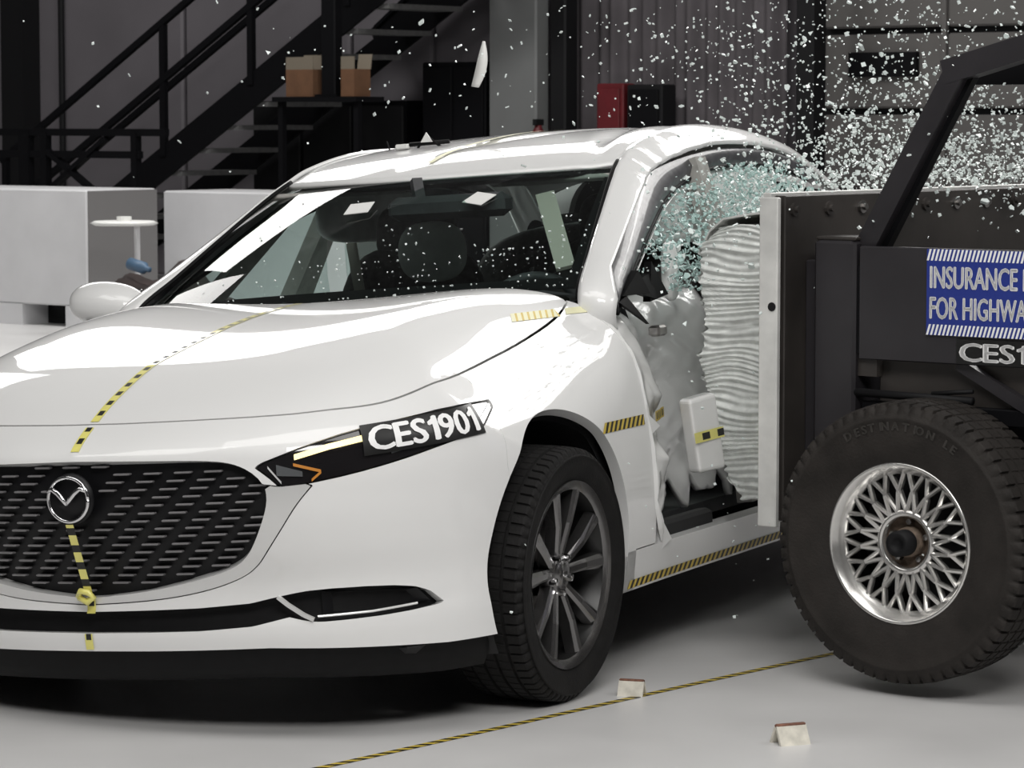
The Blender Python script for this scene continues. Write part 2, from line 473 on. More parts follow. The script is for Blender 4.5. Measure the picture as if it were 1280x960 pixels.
# black guard railing at the far left
gr = empty('guard_railing'); in_hall(gr)
for z, xe in ((1.35, -18.0), (1.165, -18.3)):
    MB().box((-21.5, 18.48, z-0.03), (xe, 18.53, z+0.03)).build('rail', M['stair'], gr)
for xx, w in ((-19.67, 0.12), (-19.43, 0.07), (-18.36, 0.06), (-20.6, 0.1), (-21.45, 0.1)):
    MB().box((xx-w/2, 18.47, 0), (xx+w/2, 18.54, 1.35)).build('post', M['stair'], gr)
MB().beam((-19.4, 18.5, 0.85), (-18.7, 18.5, 1.30), 0.04, 0.07, (0,1,0)).build('brace', M['stair'], gr)
MB().beam((-19.4, 18.5, 1.19), (-18.75, 18.5, 0.80), 0.04, 0.07, (0,1,0)).build('brace', M['stair'], gr)
tag(gr, 'low black guard railing with crossed braces at far left', 'railing')

# white barrier blocks
def barrier(x0, x1, y0, y1, z1, label, slots):
    e = empty('barrier_block'); in_hall(e)
    # front face made around the fork slots
    mb = MB()
    mb.box((x0, y0, 0.15), (x1, y1, z1), bev=0.012)
    mb.build('body', M['panel_white'], e)
    mb = MB(); xs = [x0] + [s for p in slots for s in p] + [x1]
    for a, b in zip(xs[0::2], xs[1::2]):
        if b - a > 0.03: mb.box((a, y0, 0), (b, y1, 0.15))
    mb.build('foot', M['panel_white'], e)
    MB().box((x0+0.05, y0+0.25, 0.0), (x1-0.05, y1-0.05, 0.15)).build('slot_lining', M['dark_steel'], e)
    MB().box((x1, y0+0.012, 0.02), (x1+0.012, y1-0.01, z1-0.008)).build('end_plate', M['panel_grey'], e)
    tag(e, label, 'barrier')
barrier(-17.6, -15.77, 15.4, 16.1, 0.97, 'white barrier block at the left edge beside the door mirror', ((-16.43, -15.99),))
barrier(-16.1, -14.3, 16.5, 17.2, 0.94, 'white barrier block behind the right windscreen pillar', ((-15.6, -15.1),))

# small stand with a round white top
e = empty('stand', (-15.0, 15.0, 0.03)); in_hall(e)
MB().lathe([(0.72, 0), (0.72, 0.2), (0.735, 0.23), (0.75, 0.2), (0.75, 0)], 24, axis=2).build('stand_top', M['white_plastic'], e, True)
MB().lathe([(0.75, 0.05), (0.78, 0.05), (0.78, 0)], 16, axis=2).build('knob', M['white_plastic'], e)
MB().tube([(0.12, 0, 0.02), (0.12, 0, 0.72)], 0.02).build('pole', M['panel_white'], e)
MB().lathe([(-0.03, 0.2), (-0.01, 0.2), (0.0, 0.03)], 20, axis=2).build('base', M['dark_steel'], e)
tag(e, 'white round-topped stand in front of the white barrier block', 'stand')

# heap of dark cloth with a blue bottle lying on it
V = []; nn = 26
for i in range(nn):
    for j in range(nn):
        a, b = i/(nn-1)*2-1, j/(nn-1)*2-1
        h = max(0, (1-a*a)*(1-b*b))**0.55
        V.append((-14.18+a*0.62, 14.6+b*0.4, 0.46*h*(1+0.16*math.sin(7*a+3*b)+0.1*math.sin(13*b-5*a))))
o = mesh_obj('cloth_heap', V, grid_faces(nn, nn), M['brown_cloth'], smooth=True); in_hall(o)
tag(o, 'heap of dark brown cloth behind the far door mirror', 'cloth')
o = MB().lathe([(0, 0), (0, 0.04), (0.13, 0.04), (0.15, 0.018), (0.18, 0.018), (0.18, 0)], 16, axis=0).build('bottle', M['blue_plastic'], None, True)
o.matrix_basis = Matrix.Translation((-14.40, 14.45, 0.53)) @ Matrix.Rotation(0.2, 4, 'Y'); in_hall(o)
tag(o, 'blue bottle lying on the dark brown cloth heap', 'bottle')

# ------------------------------------------------------------------ car: body surface
def cs(xs,ys):
    """natural-ish C1 monotone-free cubic (Catmull-Rom, non-uniform)"""
    xs=np.array(xs,float);ys=np.array(ys,float)
    m=np.gradient(ys,xs,axis=0)
    def f(x):
        x=np.clip(np.asarray(x,float),xs[0],xs[-1])
        i=np.clip(np.searchsorted(xs,x,side='right')-1,0,len(xs)-2)
        h=xs[i+1]-xs[i];t=(x-xs[i])/h
        if ys.ndim>1: t=t[...,None];h=h[...,None]
        t2=t*t;t3=t2*t
        return ys[i]*(2*t3-3*t2+1)+h*m[i]*(t3-2*t2+t)+ys[i+1]*(3*t2-2*t3)+h*m[i+1]*(t3-t2)
    if ys.ndim == 1:        # tabulated: much quicker for large arrays
        gx = np.linspace(xs[0], xs[-1], 16001); gy = f(gx)
        return lambda x: np.interp(x, gx, gy)
    return f
ZC=cs([-.2,0,.10,.164,.228,.322,.417,.532,.669,.873,1.12,1.3,1.6,2.5,3.3,3.9,4.3,4.55,4.8],
      [.58,.70,.745,.775,.807,.845,.878,.904,.931,.966,.992,1.0,1.004,1.02,1.05,1.09,1.09,1.06,.9])
DR=cs([0,.27,.5,.82,1.06,1.31,1.5,1.7,2.5,3.5,4.7],[.035,.055,.085,.112,.108,.085,.052,.045,.045,.05,.06])
RS=cs([0,.3,.6,.9,1.3,1.6,4.7],[-.012,.0,.018,.034,.034,.0,-.01])
PU=cs([0,.2,.4,.5,.6,.7,.78,.84,.9,1.0],[0,.012,.055,.09,.145,.235,.345,.465,.66,1.1])
QZ=cs([0,.2,.264,.31,.36,.45,.55,.65,.70,.753,.80,.85,.95,1.1],[.13,.085,.078,.088,.088,.062,.045,.050,.066,.125,.2,.3,.55,.9])
SV=cs([0,.3,.6,.94,1.3,1.6,2.2,3.0,3.4,3.72,4.1,4.4,4.7],[.78,.845,.882,.897,.888,.882,.884,.89,.896,.898,.875,.83,.75])
SZ=cs([0,.2,.3,.42,.6,.68,.76,.84,.92,1.0,1.1],[-.05,-.022,-.010,0,0,-.008,-.024,-.05,-.085,-.13,-.22])
RZ=cs([0,.25,.5,.7,.9,1.05,1.2],[4.52,4.60,4.64,4.65,4.62,4.55,4.3])
def smin(a,b,k):
    h=np.maximum(k-np.abs(a-b),0)/k
    return np.minimum(a,b)-h*h*k*.25
def Fb(u,v,z):
    u=np.abs(u)
    q=u/.72;rs=RS(v);a=ZC(v)+rs*np.minimum(q,1.1)**2-(DR(v)+rs)*np.where(q<1,q**8,1+5.5*(q-1))-z
    b=SV(v)+SZ(z)-u
    c=(v-(PU(u)+QZ(z)))*.8
    e=RZ(z)-.30*(u/.8)**3-v
    f=smin(smin(a,b,.10),c,.06)
    return smin(f,e,.08)
def shoot(o,dr,t0,t1,n=160):
    """outermost F=0 crossing along o+t*dr going from t1 (outside) to t0 (inside)"""
    o=np.asarray(o,float);dr=np.asarray(dr,float)
    ts=np.linspace(t1,t0,n)
    lo=np.full(o.shape[:-1],t1);hi=np.full(o.shape[:-1],t0);done=np.zeros(o.shape[:-1],bool)
    prev=t1
    for t in ts:
        p=o+dr*t
        ins=Fb(p[...,0],p[...,1],p[...,2])>0
        new=ins&~done
        hi=np.where(new,t,hi);lo=np.where(new,prev,lo);done|=new;prev=t
    for _ in range(30):
        m=(lo+hi)/2;p=o+dr*m[...,None]
        ins=Fb(p[...,0],p[...,1],p[...,2])>0
        hi=np.where(ins,m,hi);lo=np.where(ins,lo,m)
    return o+dr*((lo+hi)/2)[...,None],done

def shell_normal(P, h=1e-3):
    u, v, z = P[:, 0], P[:, 1], P[:, 2]
    g = np.stack([Fb(u+h, v, z)-Fb(u-h, v, z), Fb(u, v+h, z)-Fb(u, v-h, z), Fb(u, v, z+h)-Fb(u, v, z-h)], 1)
    g = -g
    c = np.abs(u) < 1e-4
    g[c, 0] = 0
    return g / np.maximum(np.linalg.norm(g, axis=1, keepdims=True), 1e-9)

def surf(phi, z):
    """point on the front body surface for plan angle phi (degrees, 0 = nose) and height z"""
    phi = np.radians(np.atleast_1d(np.asarray(phi, float))); z = np.broadcast_to(np.asarray(z, float), phi.shape)
    o = np.stack([np.zeros_like(phi), np.full_like(phi, .95), z], -1)
    d = np.stack([np.sin(phi), -np.cos(phi), np.zeros_like(phi)], -1)
    return shoot(o, d, .05, 1.6, 90)[0]
def surf_side(v, z, s=1):
    v = np.atleast_1d(np.asarray(v, float)); z = np.broadcast_to(np.asarray(z, float), v.shape)
    o = np.stack([np.zeros_like(v), v, z], -1); d = np.zeros_like(o); d[..., 0] = 1
    P = shoot(o, d, .05, 1.6, 90)[0]; P[..., 0] *= s
    return P
def surf_top(u, v):
    u = np.atleast_1d(np.asarray(u, float)); v = np.broadcast_to(np.asarray(v, float), u.shape)
    o = np.stack([u, v, np.full_like(u, .3)], -1); d = np.zeros_like(o); d[..., 2] = 1
    return shoot(o, d, .0, 1.2)[0]

# half of the body as a dense quad grid, shot outwards from an inner spine
th = np.radians(np.concatenate([np.linspace(-32, 40, 96), np.linspace(41, 90, 50)]))
OO = []; DD = []
for p in np.linspace(0, 90, 110)[:-1]:
    OO.append((0, .95, .55)); DD.append((math.sin(math.radians(p)), -math.cos(math.radians(p))))
for v in np.linspace(.95, 4.1, 190)[:-1]:
    OO.append((0, v, .55)); DD.append((1.0, 0.0))
for p in np.linspace(90, 180, 60):
    OO.append((0, 4.1, .55)); DD.append((math.sin(math.radians(p)), -math.cos(math.radians(p))))
OO = np.array(OO); DD = np.array(DD)
ct, stt = np.cos(th), np.sin(th)
dirs = np.stack([DD[:, None, 0]*ct, DD[:, None, 1]*ct, np.broadcast_to(stt, (len(DD), len(th)))], -1)
orig = np.broadcast_to(OO[:, None, :], dirs.shape)
SH, _ok = shoot(orig, dirs, .05, 2.0, 110)
NC, NR = SH.shape[:2]
SHV = SH.reshape(-1, 3)
SHF = np.array([(i*NR+j, (i+1)*NR+j, (i+1)*NR+j+1, i*NR+j+1) for i in range(NC-1) for j in range(NR-1)])
SHN = shell_normal(SHV)

def sd_poly(P, poly):
    """signed distance to a closed polygon, positive inside"""
    P = np.asarray(P, float); A = np.asarray(poly, float); B = np.roll(A, -1, 0)
    dmin = np.full(len(P), 1e9); ins = np.zeros(len(P), bool)
    for a, b in zip(A, B):
        ab = b-a; t = np.clip(((P-a)@ab)/max(ab@ab, 1e-12), 0, 1)
        dmin = np.minimum(dmin, np.hypot(*(P-(a+t[:, None]*ab)).T))
        c = (a[1] > P[:, 1]) != (b[1] > P[:, 1])
        with np.errstate(divide='ignore', invalid='ignore'):
            xi = (b[0]-a[0])*(P[:, 1]-a[1])/(b[1]-a[1])+a[0]
        ins ^= c & (P[:, 0] < xi)
    return np.where(ins, dmin, -dmin)
def smooth_poly(poly, it=2, keep=()):
    P = [tuple(p) for p in poly]; K = [i in keep for i in range(len(P))]
    for _ in range(it):
        Q = []; KK = []
        for i in range(len(P)):
            a, b = np.array(P[i]), np.array(P[(i+1) % len(P)])
            if K[i]: Q.append(tuple(a)); KK.append(True)
            else: Q.append(tuple(a*.75+b*.25)); KK.append(False)
            if not K[(i+1) % len(P)]: Q.append(tuple(a*.25+b*.75)); KK.append(False)
        P, K = Q, KK
    return np.array(P)
KPH = .0155
def phiz(V):
    return np.stack([np.degrees(np.arctan2(np.abs(V[:, 0]), .95-V[:, 1]))*KPH, V[:, 2]], 1)
def pz(poly): return [(a*KPH, b) for a, b in poly]

GRILLE = smooth_poly(pz([(-8,.677),(0,.677),(15.2,.673),(23.8,.668),(27.3,.654),(30,.622),(31,.578),(29.6,.507),(27.6,.44),(25,.409),(18.5,.382),(10.2,.359),(0,.346),(-8,.346)]), 2, (0, 13))
WING = smooth_poly(pz([(-8,.60),(0,.60),(30,.61),(32.6,.602),(37.6,.606),(35,.562),(32.4,.497),(30.5,.452),(29,.415),(26.5,.386),(20.9,.358),(12.9,.339),(0,.328),(-8,.328)]), 2, (0, 2, 3, 4, 13))
LAMP = smooth_poly(pz([(29.2,.652),(32.5,.670),(36.5,.692),(43.7,.720),(51.4,.736),(60.7,.753),(72.9,.753),(72.7,.738),(68.5,.712),(66,.694),(58.4,.671),(50.2,.642),(42.9,.620),(36.1,.604),(32.8,.598),(31.4,.623)]), 1, (0, 6, 7, 14))
SLOT = smooth_poly(pz([(-8,.310),(0,.310),(25.7,.318),(32.4,.339),(37,.349),(47,.346),(53.5,.331),(56.6,.290),(49.2,.279),(39,.274),(36,.276),(33,.290),(25.6,.266),(0,.263),(-8,.263)]), 1, (0, 7, 11, 14))
HOOD = smooth_poly([(-.3,.155),(0,.155),(.15,.159),(.29,.175),(.42,.203),(.53,.243),(.645,.327),(.70,.40),(.728,.49),(.734,.60),(.728,.81),(.726,1.05),(.712,1.33),(.690,1.43),(.655,1.425),(.5,1.325),(.4,1.28),(.2,1.215),(0,1.20),(-.3,1.20)], 2, (0, 13, 14, 19))
def g_grille(V): return sd_poly(phiz(V), GRILLE)
def g_wing(V): return np.minimum(sd_poly(phiz(V), WING), -g_grille(V))
def g_lamp(V): return sd_poly(phiz(V), LAMP)
def g_slot(V): return sd_poly(phiz(V), SLOT)
def g_hood(V): return np.where(V[:, 2] > .70, sd_poly(np.abs(V[:, :2]), HOOD), -1)
def g_arch(V, vc=.935): return .376 - np.hypot(V[:, 1]-vc, V[:, 2]-.33)
SEAM = np.array([(.30,.59),(.30,1.2),(.62,1.2),(.665,.76),(.655,.70),(.630,.60),(.600,.50),(.52,.35),(.52,0),(.30,0)])
def g_bump(V):
    sv = np.interp(V[:, 2], [0, .2, .45, .60, .70, .76, 1.0], [.66, .66, .66, .635, .655, .69, .72])
    return sv - V[:, 1]
def zbot(V):
    ph = np.degrees(np.arctan2(np.abs(V[:, 0]), .95-V[:, 1]))
    return np.where(V[:, 1] < .95, np.interp(ph, [0, 30, 57, 70], [.216, .216, .190, .188]), .19)

def clip(V, F, N, g):
    """keep the part of a mesh where g > 0"""
    V = list(map(tuple, V)); N = list(map(tuple, N))
    cut = {}; out = []
    def mid(a, b):
        k = (a, b) if a < b else (b, a)
        if k not in cut:
            t = g[a]/(g[a]-g[b])
            V.append(tuple(V[a][i]+(V[b][i]-V[a][i])*t for i in range(3)))
            n = [N[a][i]+(N[b][i]-N[a][i])*t for i in range(3)]
            l = math.sqrt(sum(c*c for c in n)) or 1
            N.append(tuple(c/l for c in n)); cut[k] = len(V)-1
        return cut[k]
    for f in F:
        s = [g[i] > 0 for i in f]
        if all(s): out.append(tuple(f)); continue
        if not any(s): continue
        q = []; L = len(f)
        for i in range(L):
            a, b = f[i], f[(i+1) % L]
            if s[i]: q.append(a)
            if s[i] != s[(i+1) % L]: q.append(mid(a, b))
        if len(q) > 2: out.append(tuple(q))
    used = sorted({i for f in out for i in f}); mp = {u: i for i, u in enumerate(used)}
    return np.array([V[i] for i in used]).reshape(-1, 3), [tuple(mp[i] for i in f) for f in out], np.array([N[i] for i in used]).reshape(-1, 3)

def panel(fields, gap=.0018, vmin=-1, vmax=9):
    c = SHV[SHF][:, :, 1]
    F = SHF[(c.max(1) > vmin) & (c.min(1) < vmax)]
    used = np.unique(F); mp = np.full(len(SHV), -1); mp[used] = np.arange(len(used))
    V, N, F = SHV[used], SHN[used], [tuple(f) for f in mp[F]]
    for fn in fields:
        if not len(F): break
        V, F, N = clip(V, F, N, fn(V)-gap)
    return V, F, N

def flange(V, F, N, depth):
    """turn the free edges of a panel inwards so that it has thickness"""
    cnt = {}
    for f in F:
        for i in range(len(f)):
            a, b = f[i], f[(i+1) % len(f)]
            k = (a, b) if a < b else (b, a)
            cnt[k] = None if k in cnt else (a, b)
    nb = len(V); VV = list(V); NN = list(N); FF = list(F)
    for e in cnt.values():
        if e is None: continue
        a, b = e
        if abs(V[a][0]) < 1e-4 and abs(V[b][0]) < 1e-4: continue
        if np.linalg.norm(V[a]-V[b]) < 1e-7: continue
        t = V[b]-V[a]; n = np.cross(t, N[a]); n = n/max(np.linalg.norm(n), 1e-9)
        i = len(VV)
        VV += [V[a], V[b], V[b]-N[b]*depth, V[a]-N[a]*depth]; NN += [n]*4
        FF.append((i+1, i, i+3, i+2))
    return np.array(VV), FF, np.array(NN)

def body_part(name, fields, m, sides='both', depth=.012, off=0.0, gap=.0018, parent=None, vmin=-1, vmax=9, join=False):
    V, F, N = panel(fields, gap, vmin, vmax)
    V = V + N*off
    if depth > 0: V, F, N = flange(V, F, N, depth)
    out = []
    L = (V, F, N)
    R = (V*[-1, 1, 1], [f[::-1] for f in F], N*[-1, 1, 1])
    par = parent or car
    if join:
        k = len(V)
        return mesh_obj(name, np.vstack([L[0], R[0]]), list(L[1])+[tuple(i+k for i in f) for f in R[1]], m, par, True, normals=np.vstack([L[2], R[2]]))
    if sides in ('both', 'left'): out.append(mesh_obj(name, *L[:2], m, par, True, normals=L[2]))
    if sides in ('both', 'right'): out.append(mesh_obj(name, *R[:2], m, par, True, normals=R[2]))
    return out[0] if len(out) == 1 else out

ROLL, DZ = 0.0668, -0.0213
car = empty('car')
CARM = Matrix.Translation((0, 0, .3+DZ)) @ Matrix.Rotation(-ROLL, 4, 'Y') @ Matrix.Translation((0, 0, -.3))
car.matrix_world = CARM
tag(car, 'white saloon car struck in the side by the black barrier cart', 'car')

neg = lambda fn: (lambda V: -fn(V))
g_bot = lambda V: V[:, 2]-zbot(V)
hood = body_part('hood', [lambda V: g_hood(V)-.0012], M['paint'], join=True, vmax=1.6, depth=.02)
bumper = body_part('front_bumper', [neg(g_hood), neg(g_grille), neg(g_wing), neg(g_lamp), neg(g_slot), lambda V: g_bump(V)+.0010, g_bot, neg(g_arch)], M['paint'], join=True, depth=.035, vmax=1.0, gap=.0015)
g_door0 = lambda V: 1.505 - V[:, 1] - .03*np.maximum(V[:, 2]-.5, 0)
g_tail = lambda V: np.where(V[:, 1] > 1.36, np.maximum(V[:, 2]-.298, -1), 1.0)
def g_cowl(V): # keep the fender clear of the windscreen base
    lim = np.interp(V[:, 1], [1.1, 1.20, 1.28, 1.40, 1.52], [-1, 0, .4, .66, .755])
    return np.where((V[:, 1] > 1.18) & (V[:, 2] > .8), np.abs(V[:, 0])-lim, 1.0)
fenders = body_part('front_fender', [neg(g_hood), neg(g_lamp), lambda V: .0010-g_bump(V), neg(g_arch), g_door0, g_tail, g_bot, g_cowl], M['paint'], depth=.03, vmin=.5, vmax=1.7)
fender_l = fenders[0]
body_part('cowl_panel', [neg(g_hood), neg(g_cowl), lambda V: V[:, 2]-.8, lambda V: 1.62-V[:, 1], lambda V: V[:, 1]-1.0], M['black'], off=-.02, depth=0, join=True, vmax=1.8)
g_sill = lambda V: np.minimum(.298-V[:, 2], np.minimum(V[:, 1]-1.28, 3.36-V[:, 1]))
sills = body_part('sill', [g_sill, g_bot, neg(g_arch), lambda V: -g_arch(V, 3.66)], M['paint'], depth=.05, vmin=1.2, vmax=3.5)
belt = lambda V: np.interp(V[:, 1], [1.4, 1.55, 2.5, 3.4, 3.9], [.955, .965, .985, 1.02, 1.06])
g_belt = lambda V: belt(V)-V[:, 2]
g_up = lambda V: V[:, 2]-.298
door_r = body_part('front_door', [neg(g_door0), lambda V: 2.56-V[:, 1], g_belt, g_up], M['paint'], 'right', vmin=1.3, vmax=2.8)
rdoor_r = body_part('rear_door', [lambda V: V[:, 1]-2.56, lambda V: 3.38-V[:, 1], g_belt, g_up, lambda V: -g_arch(V, 3.66)], M['paint'], 'right', vmin=2.3, vmax=3.6)
def g_deck(V): # open deck under the cabin and rear window
    return np.where((V[:, 1] < 4.02) & (V[:, 2] > .9), np.abs(V[:, 0])-.66, 1.0)
body_part('rear_quarter', [lambda V: V[:, 1]-3.38, lambda V: -g_arch(V, 3.66), g_deck, g_bot, lambda V: np.where(V[:, 1] < 4.02, 1.075-V[:, 2], 1.0)], M['paint'], join=True, depth=.02, vmin=3.2)
# dark structure under the outer skin
body_part('inner_structure', [neg(g_arch), lambda V: 1.43-V[:, 1], g_cowl, lambda V: V[:, 2]-.20], M['cavity'], join=True, depth=0, off=-.055, vmax=1.6)

# grille: recessed backing, fins, surround wing
grille = body_part('grille', [lambda V: g_grille(V)+.012], M['gloss_black'], join=True, depth=0, off=-.030, vmax=.6, gap=0)
wing = body_part('grille_surround', [g_wing], M['silver'], join=True, depth=.03, off=.001, vmax=.6, gap=.0012)
fin_me = None
def fin_mesh():
    return MB().box((-.022, -.006, -.0024), (.022, .010, .0024), bev=.0015).build('grille_fin', M['bar'])
fin0 = fin_mesh(); fin_me = fin0.data; bpy.data.objects.remove(fin0)
row = 0; z = .362
while z < .668:
    uu = -.56 + (row % 4)*.0195
    while uu < .57:
        ph = math.degrees(math.atan2(abs(uu), .85))
        P = surf([ph], [z])[0]
        if g_grille(P[None])[0] > .012 and not (abs(P[0]) < .075 and abs(z-.592) < .07):
            N = shell_normal(P[None])[0]; s = 1 if uu >= 0 else -1
            rz = math.atan2(N[0], -N[1])
            share('grille_fin', fin_me, grille, Matrix.Translation((P[0]*s, P[1]+.018, z)) @ Matrix.Rotation(rz*s, 4, 'Z'))
        uu += .078
    z += .0188; row += 1

# emblem: oval ring with a winged V
EY, EZ = .018, .590
emb = MB().lathe([(EY+.022, 0), (EY+.020, .060), (EY+.030, .062)], 40, axis=1, c=(0, 0, EZ)).build('emblem', M['gloss_black'], car, True)
ring = [(.056*math.cos(t), EY+.012, EZ+.053*math.sin(t)) for t in np.linspace(0, 2*math.pi, 49)]
MB().tube(ring, .0048, 10).build('emblem_ring', M['chrome'], emb, True)
wg = []
for s in (-1, 1):
    pts = [(s*.054, EY+.008, EZ+.020), (s*.040, EY+.006, EZ+.026), (s*.024, EY+.005, EZ+.016), (s*.011, EY+.004, EZ+.002), (0, EY+.004, EZ-.012)]
    MB().tube(pts, [.0045, .0062, .0068, .006, .004], 10).build('emblem_wing', M['chrome'], emb, True)

# lower intake, fins beside it and black lip under the bumper
slot = body_part('lower_intake', [lambda V: g_slot(V)+.012], M['black'], join=True, depth=0, off=-.032, vmax=.8, gap=0)
for s in (1, -1):
    A = surf(np.array([31.6, 33.0, 35.2, 36.6]), np.array([.338, .318, .292, .280]))
    mb = MB()
    for k in range(3):
        p, q = A[k].copy(), A[k+1].copy()
        p[0] *= s; q[0] *= s
        mb.beam(p+np.array([0, -.003, 0]), q+np.array([0, -.003, 0]), .009, .009, (0, 1, 0))
    mb.build('intake_trim', M['silver'], slot)
    mb = MB(); A = surf(np.linspace(37.0, 52, 16), np.interp(np.linspace(37.0, 52, 16), [36.4, 45, 55.5], [.281, .283, .294])); A[:, 0] *= s
    mb.tube([tuple(p+np.array([-s*.004, .010, .004])) for p in A], .003, 8)
    mb.build('intake_trim', M['silver'], slot)
    Pb = [surf(a, b)[0] for a, b in ((38, .285), (38, .342), (52.5, .329), (54.5, .296))]
    Pm = [p*np.array([s, 1, 1]) + np.array([-s*.012, .016, 0]) for p in Pb]
    mid_ = (Pm[0]+Pm[1]+Pm[2]+Pm[3])/4 + np.array([-s*.03, .02, 0])
    mesh_obj('intake_blank', Pm+[mid_], [(0,1,4),(1,2,4),(2,3,4),(3,0,4)], M['gloss_black'], slot)
ph = np.linspace(0, 66, 40); ph = np.concatenate([-ph[:0:-1], ph])
rowsL = []
for zo, inn in ((.222, .020), (.17, .032), (.14, .05), (.135, .16)):
    zz = np.interp(np.abs(ph), [0, 30, 57, 70], [zo, zo, zo-.024, zo-.026])
    P = surf(np.abs(ph), np.maximum(zz, .2)); P[:, 2] = zz
    dirv = np.stack([-np.sin(np.radians(np.abs(ph))), np.cos(np.radians(np.abs(ph))), 0*ph], 1)
    P = P + dirv*inn; P[:, 0] *= np.sign(ph); rowsL.append(P)
mesh_obj('front_lip', np.vstack(rowsL), grid_faces(4, len(ph)), M['black'], car, True)
MB().box((-.74, .35, .17), (.74, 4.4, .21), bev=.02).build('underbody', M['cavity'], car)

# headlights
def strip(pts, wz, off, name, m, parent, s=1, nsub=6):
    """ribbon lying on the front body along (phi, z) points"""
    pts = np.array(pts, float); t = np.linspace(0, len(pts)-1, (len(pts)-1)*nsub+1)
    ph = np.interp(t, range(len(pts)), pts[:, 0]); zz = np.interp(t, range(len(pts)), pts[:, 1])
    wv = np.interp(t, range(len(pts)), wz) if np.ndim(wz) else np.full(len(t), wz)
    A = surf(ph, zz-wv/2); B = surf(ph, zz+wv/2); Nn = shell_normal(A)
    A = A+Nn*off; B = B+Nn*off; C_ = A-Nn*.006; D_ = B-Nn*.006
    P = np.vstack([C_, A, B, D_]); P[:, 0] *= s
    return mesh_obj(name, P, grid_faces(4, len(t), s < 0), m, parent)
for s, o in zip((1, -1), body_part('headlight', [g_lamp], M['lens'], depth=.02, off=-.004, vmax=1.0)):
    strip([(35.0, .668), (40, .6875), (46, .7035), (53, .720)], .013, .000, 'running_light', M['led'], o, s)
    strip([(34.8, .651), (38.6, .632)], .007, .000, 'indicator', M['amber'], o, s)
    strip([(37.2, .612), (38.6, .630)], .007, .000, 'indicator', M['amber'], o, s)
    strip([(32.4, .640), (36.0, .628)], [.026, .012], .000, 'reflector', M['lens_clear'], o, s)
    strip([(31.2, .648), (33.0, .610)], .006, .001, 'lens_edge', M['silver'], o, s)
    strip([(66, .712), (72, .744)], .005, .000, 'lens_edge', M['silver'], o, s)
    strip([(49, .664), (57, .690)], .010, .000, 'reflector', M['lens_clear'], o, s)
    if s == 1: lamp_l = o

# crash number label stuck over the left headlight
def on_label(x, y):      # x along 0..1, y up in metres
    x = np.asarray(x, float); y = np.asarray(y, float)
    ph = 45.3 + 20.6*x + .5*0*y
    z0 = .6945 + .0225*x
    P = surf(ph, z0 + y); N = shell_normal(P)
    return P, N
xs = np.linspace(-.02, 1.02, 30)
Pl = []
for yy in (-.036, -.012, .012, .034):
    P, N = on_label(xs, np.full(30, yy)); Pl.append(P+N*.003)
lab = mesh_obj('number_label', np.vstack(Pl), grid_faces(4, 30), M['sticker'], lamp_l, True)
tv, tf = text_mesh('CES1901', .074, .0024)
w_ = tv[:, 0].max(); h_ = tv[:, 1].max()
P, N = on_label(.02+.95*tv[:, 0]/w_, -.026+.054*tv[:, 1]/h_)
tv2 = P+N*.0045
mesh_obj('number_lettering', tv2, tf, M['white_print'], lab)

# wheel-arch liners and inner wells
for vc in (.935, 3.66):
    for s in (1, -1):
        mb = MB(); n = 40; V = []; F = []
        for i in range(n+1):
            t = math.radians(-30+240*i/n)
            for uu, rr in ((.835, .384), (.60, .395), (.50, .395)):
                V.append((s*uu, vc+rr*math.cos(t), .33+rr*math.sin(t)))
        F = grid_faces(n+1, 3)
        V += [(s*.5, vc, .33)]
        F += [(i*3+2, i*3+5, len(V)-1) for i in range(n)]
        mesh_obj('arch_liner', V, F, M['cavity'], car, True)

# ------------------------------------------------------------------ tapes on the car
def tape(name, A, B, mats, parent, s0=.045, frac=.5, kind='block', lift=.0012):
    """A, B: the two edges (n,3) of a ribbon; alternating printed blocks"""
    A = np.asarray(A, float); B = np.asarray(B, float)
    L = np.concatenate([[0], np.cumsum(np.linalg.norm(np.diff((A+B)/2, axis=0), axis=1))])
    cuts = [0.0]; ids = []; x = 0; k = 0
    while x < L[-1]-1e-4:
        x2 = min(L[-1], x+(s0*frac if k % 2 else s0*(1-frac)))
        cuts.append(x2); ids.append(k % 2); x = x2; k += 1
    f = lambda E, t: np.stack([np.interp(t, L, E[:, i]) for i in range(3)], -1)
    V = []; F = []; MI = []
    for (c0, c1), i in zip(zip(cuts[:-1], cuts[1:]), ids):
        ns = max(2, int((c1-c0)/.012)+2); ts = np.linspace(c0, c1, ns)
        sh = .9*np.linalg.norm(A[0]-B[0]) if kind == 'slant' else 0
        a, b = f(A, ts), f(B, np.clip(ts+sh, 0, L[-1]) if kind == 'slant' else ts)
        if kind == 'block' and i == 1:      # black block narrower than the yellow tape
            e = .17; a1, b1 = a+(b-a)*e, b-(b-a)*e
            strips = ((a, a1, 0), (a1, b1, 1), (b1, b, 0))
        else:
            strips = ((a, b, i),)
        for p, q, mi in strips:
            base = len(V); V += list(p)+list(q)
            for j in range(ns-1):
                F.append((base+j, base+j+1, base+ns+j+1, base+ns+j)); MI.append(mi)
    return mesh_obj(name, V, F, mats, parent, True, MI)

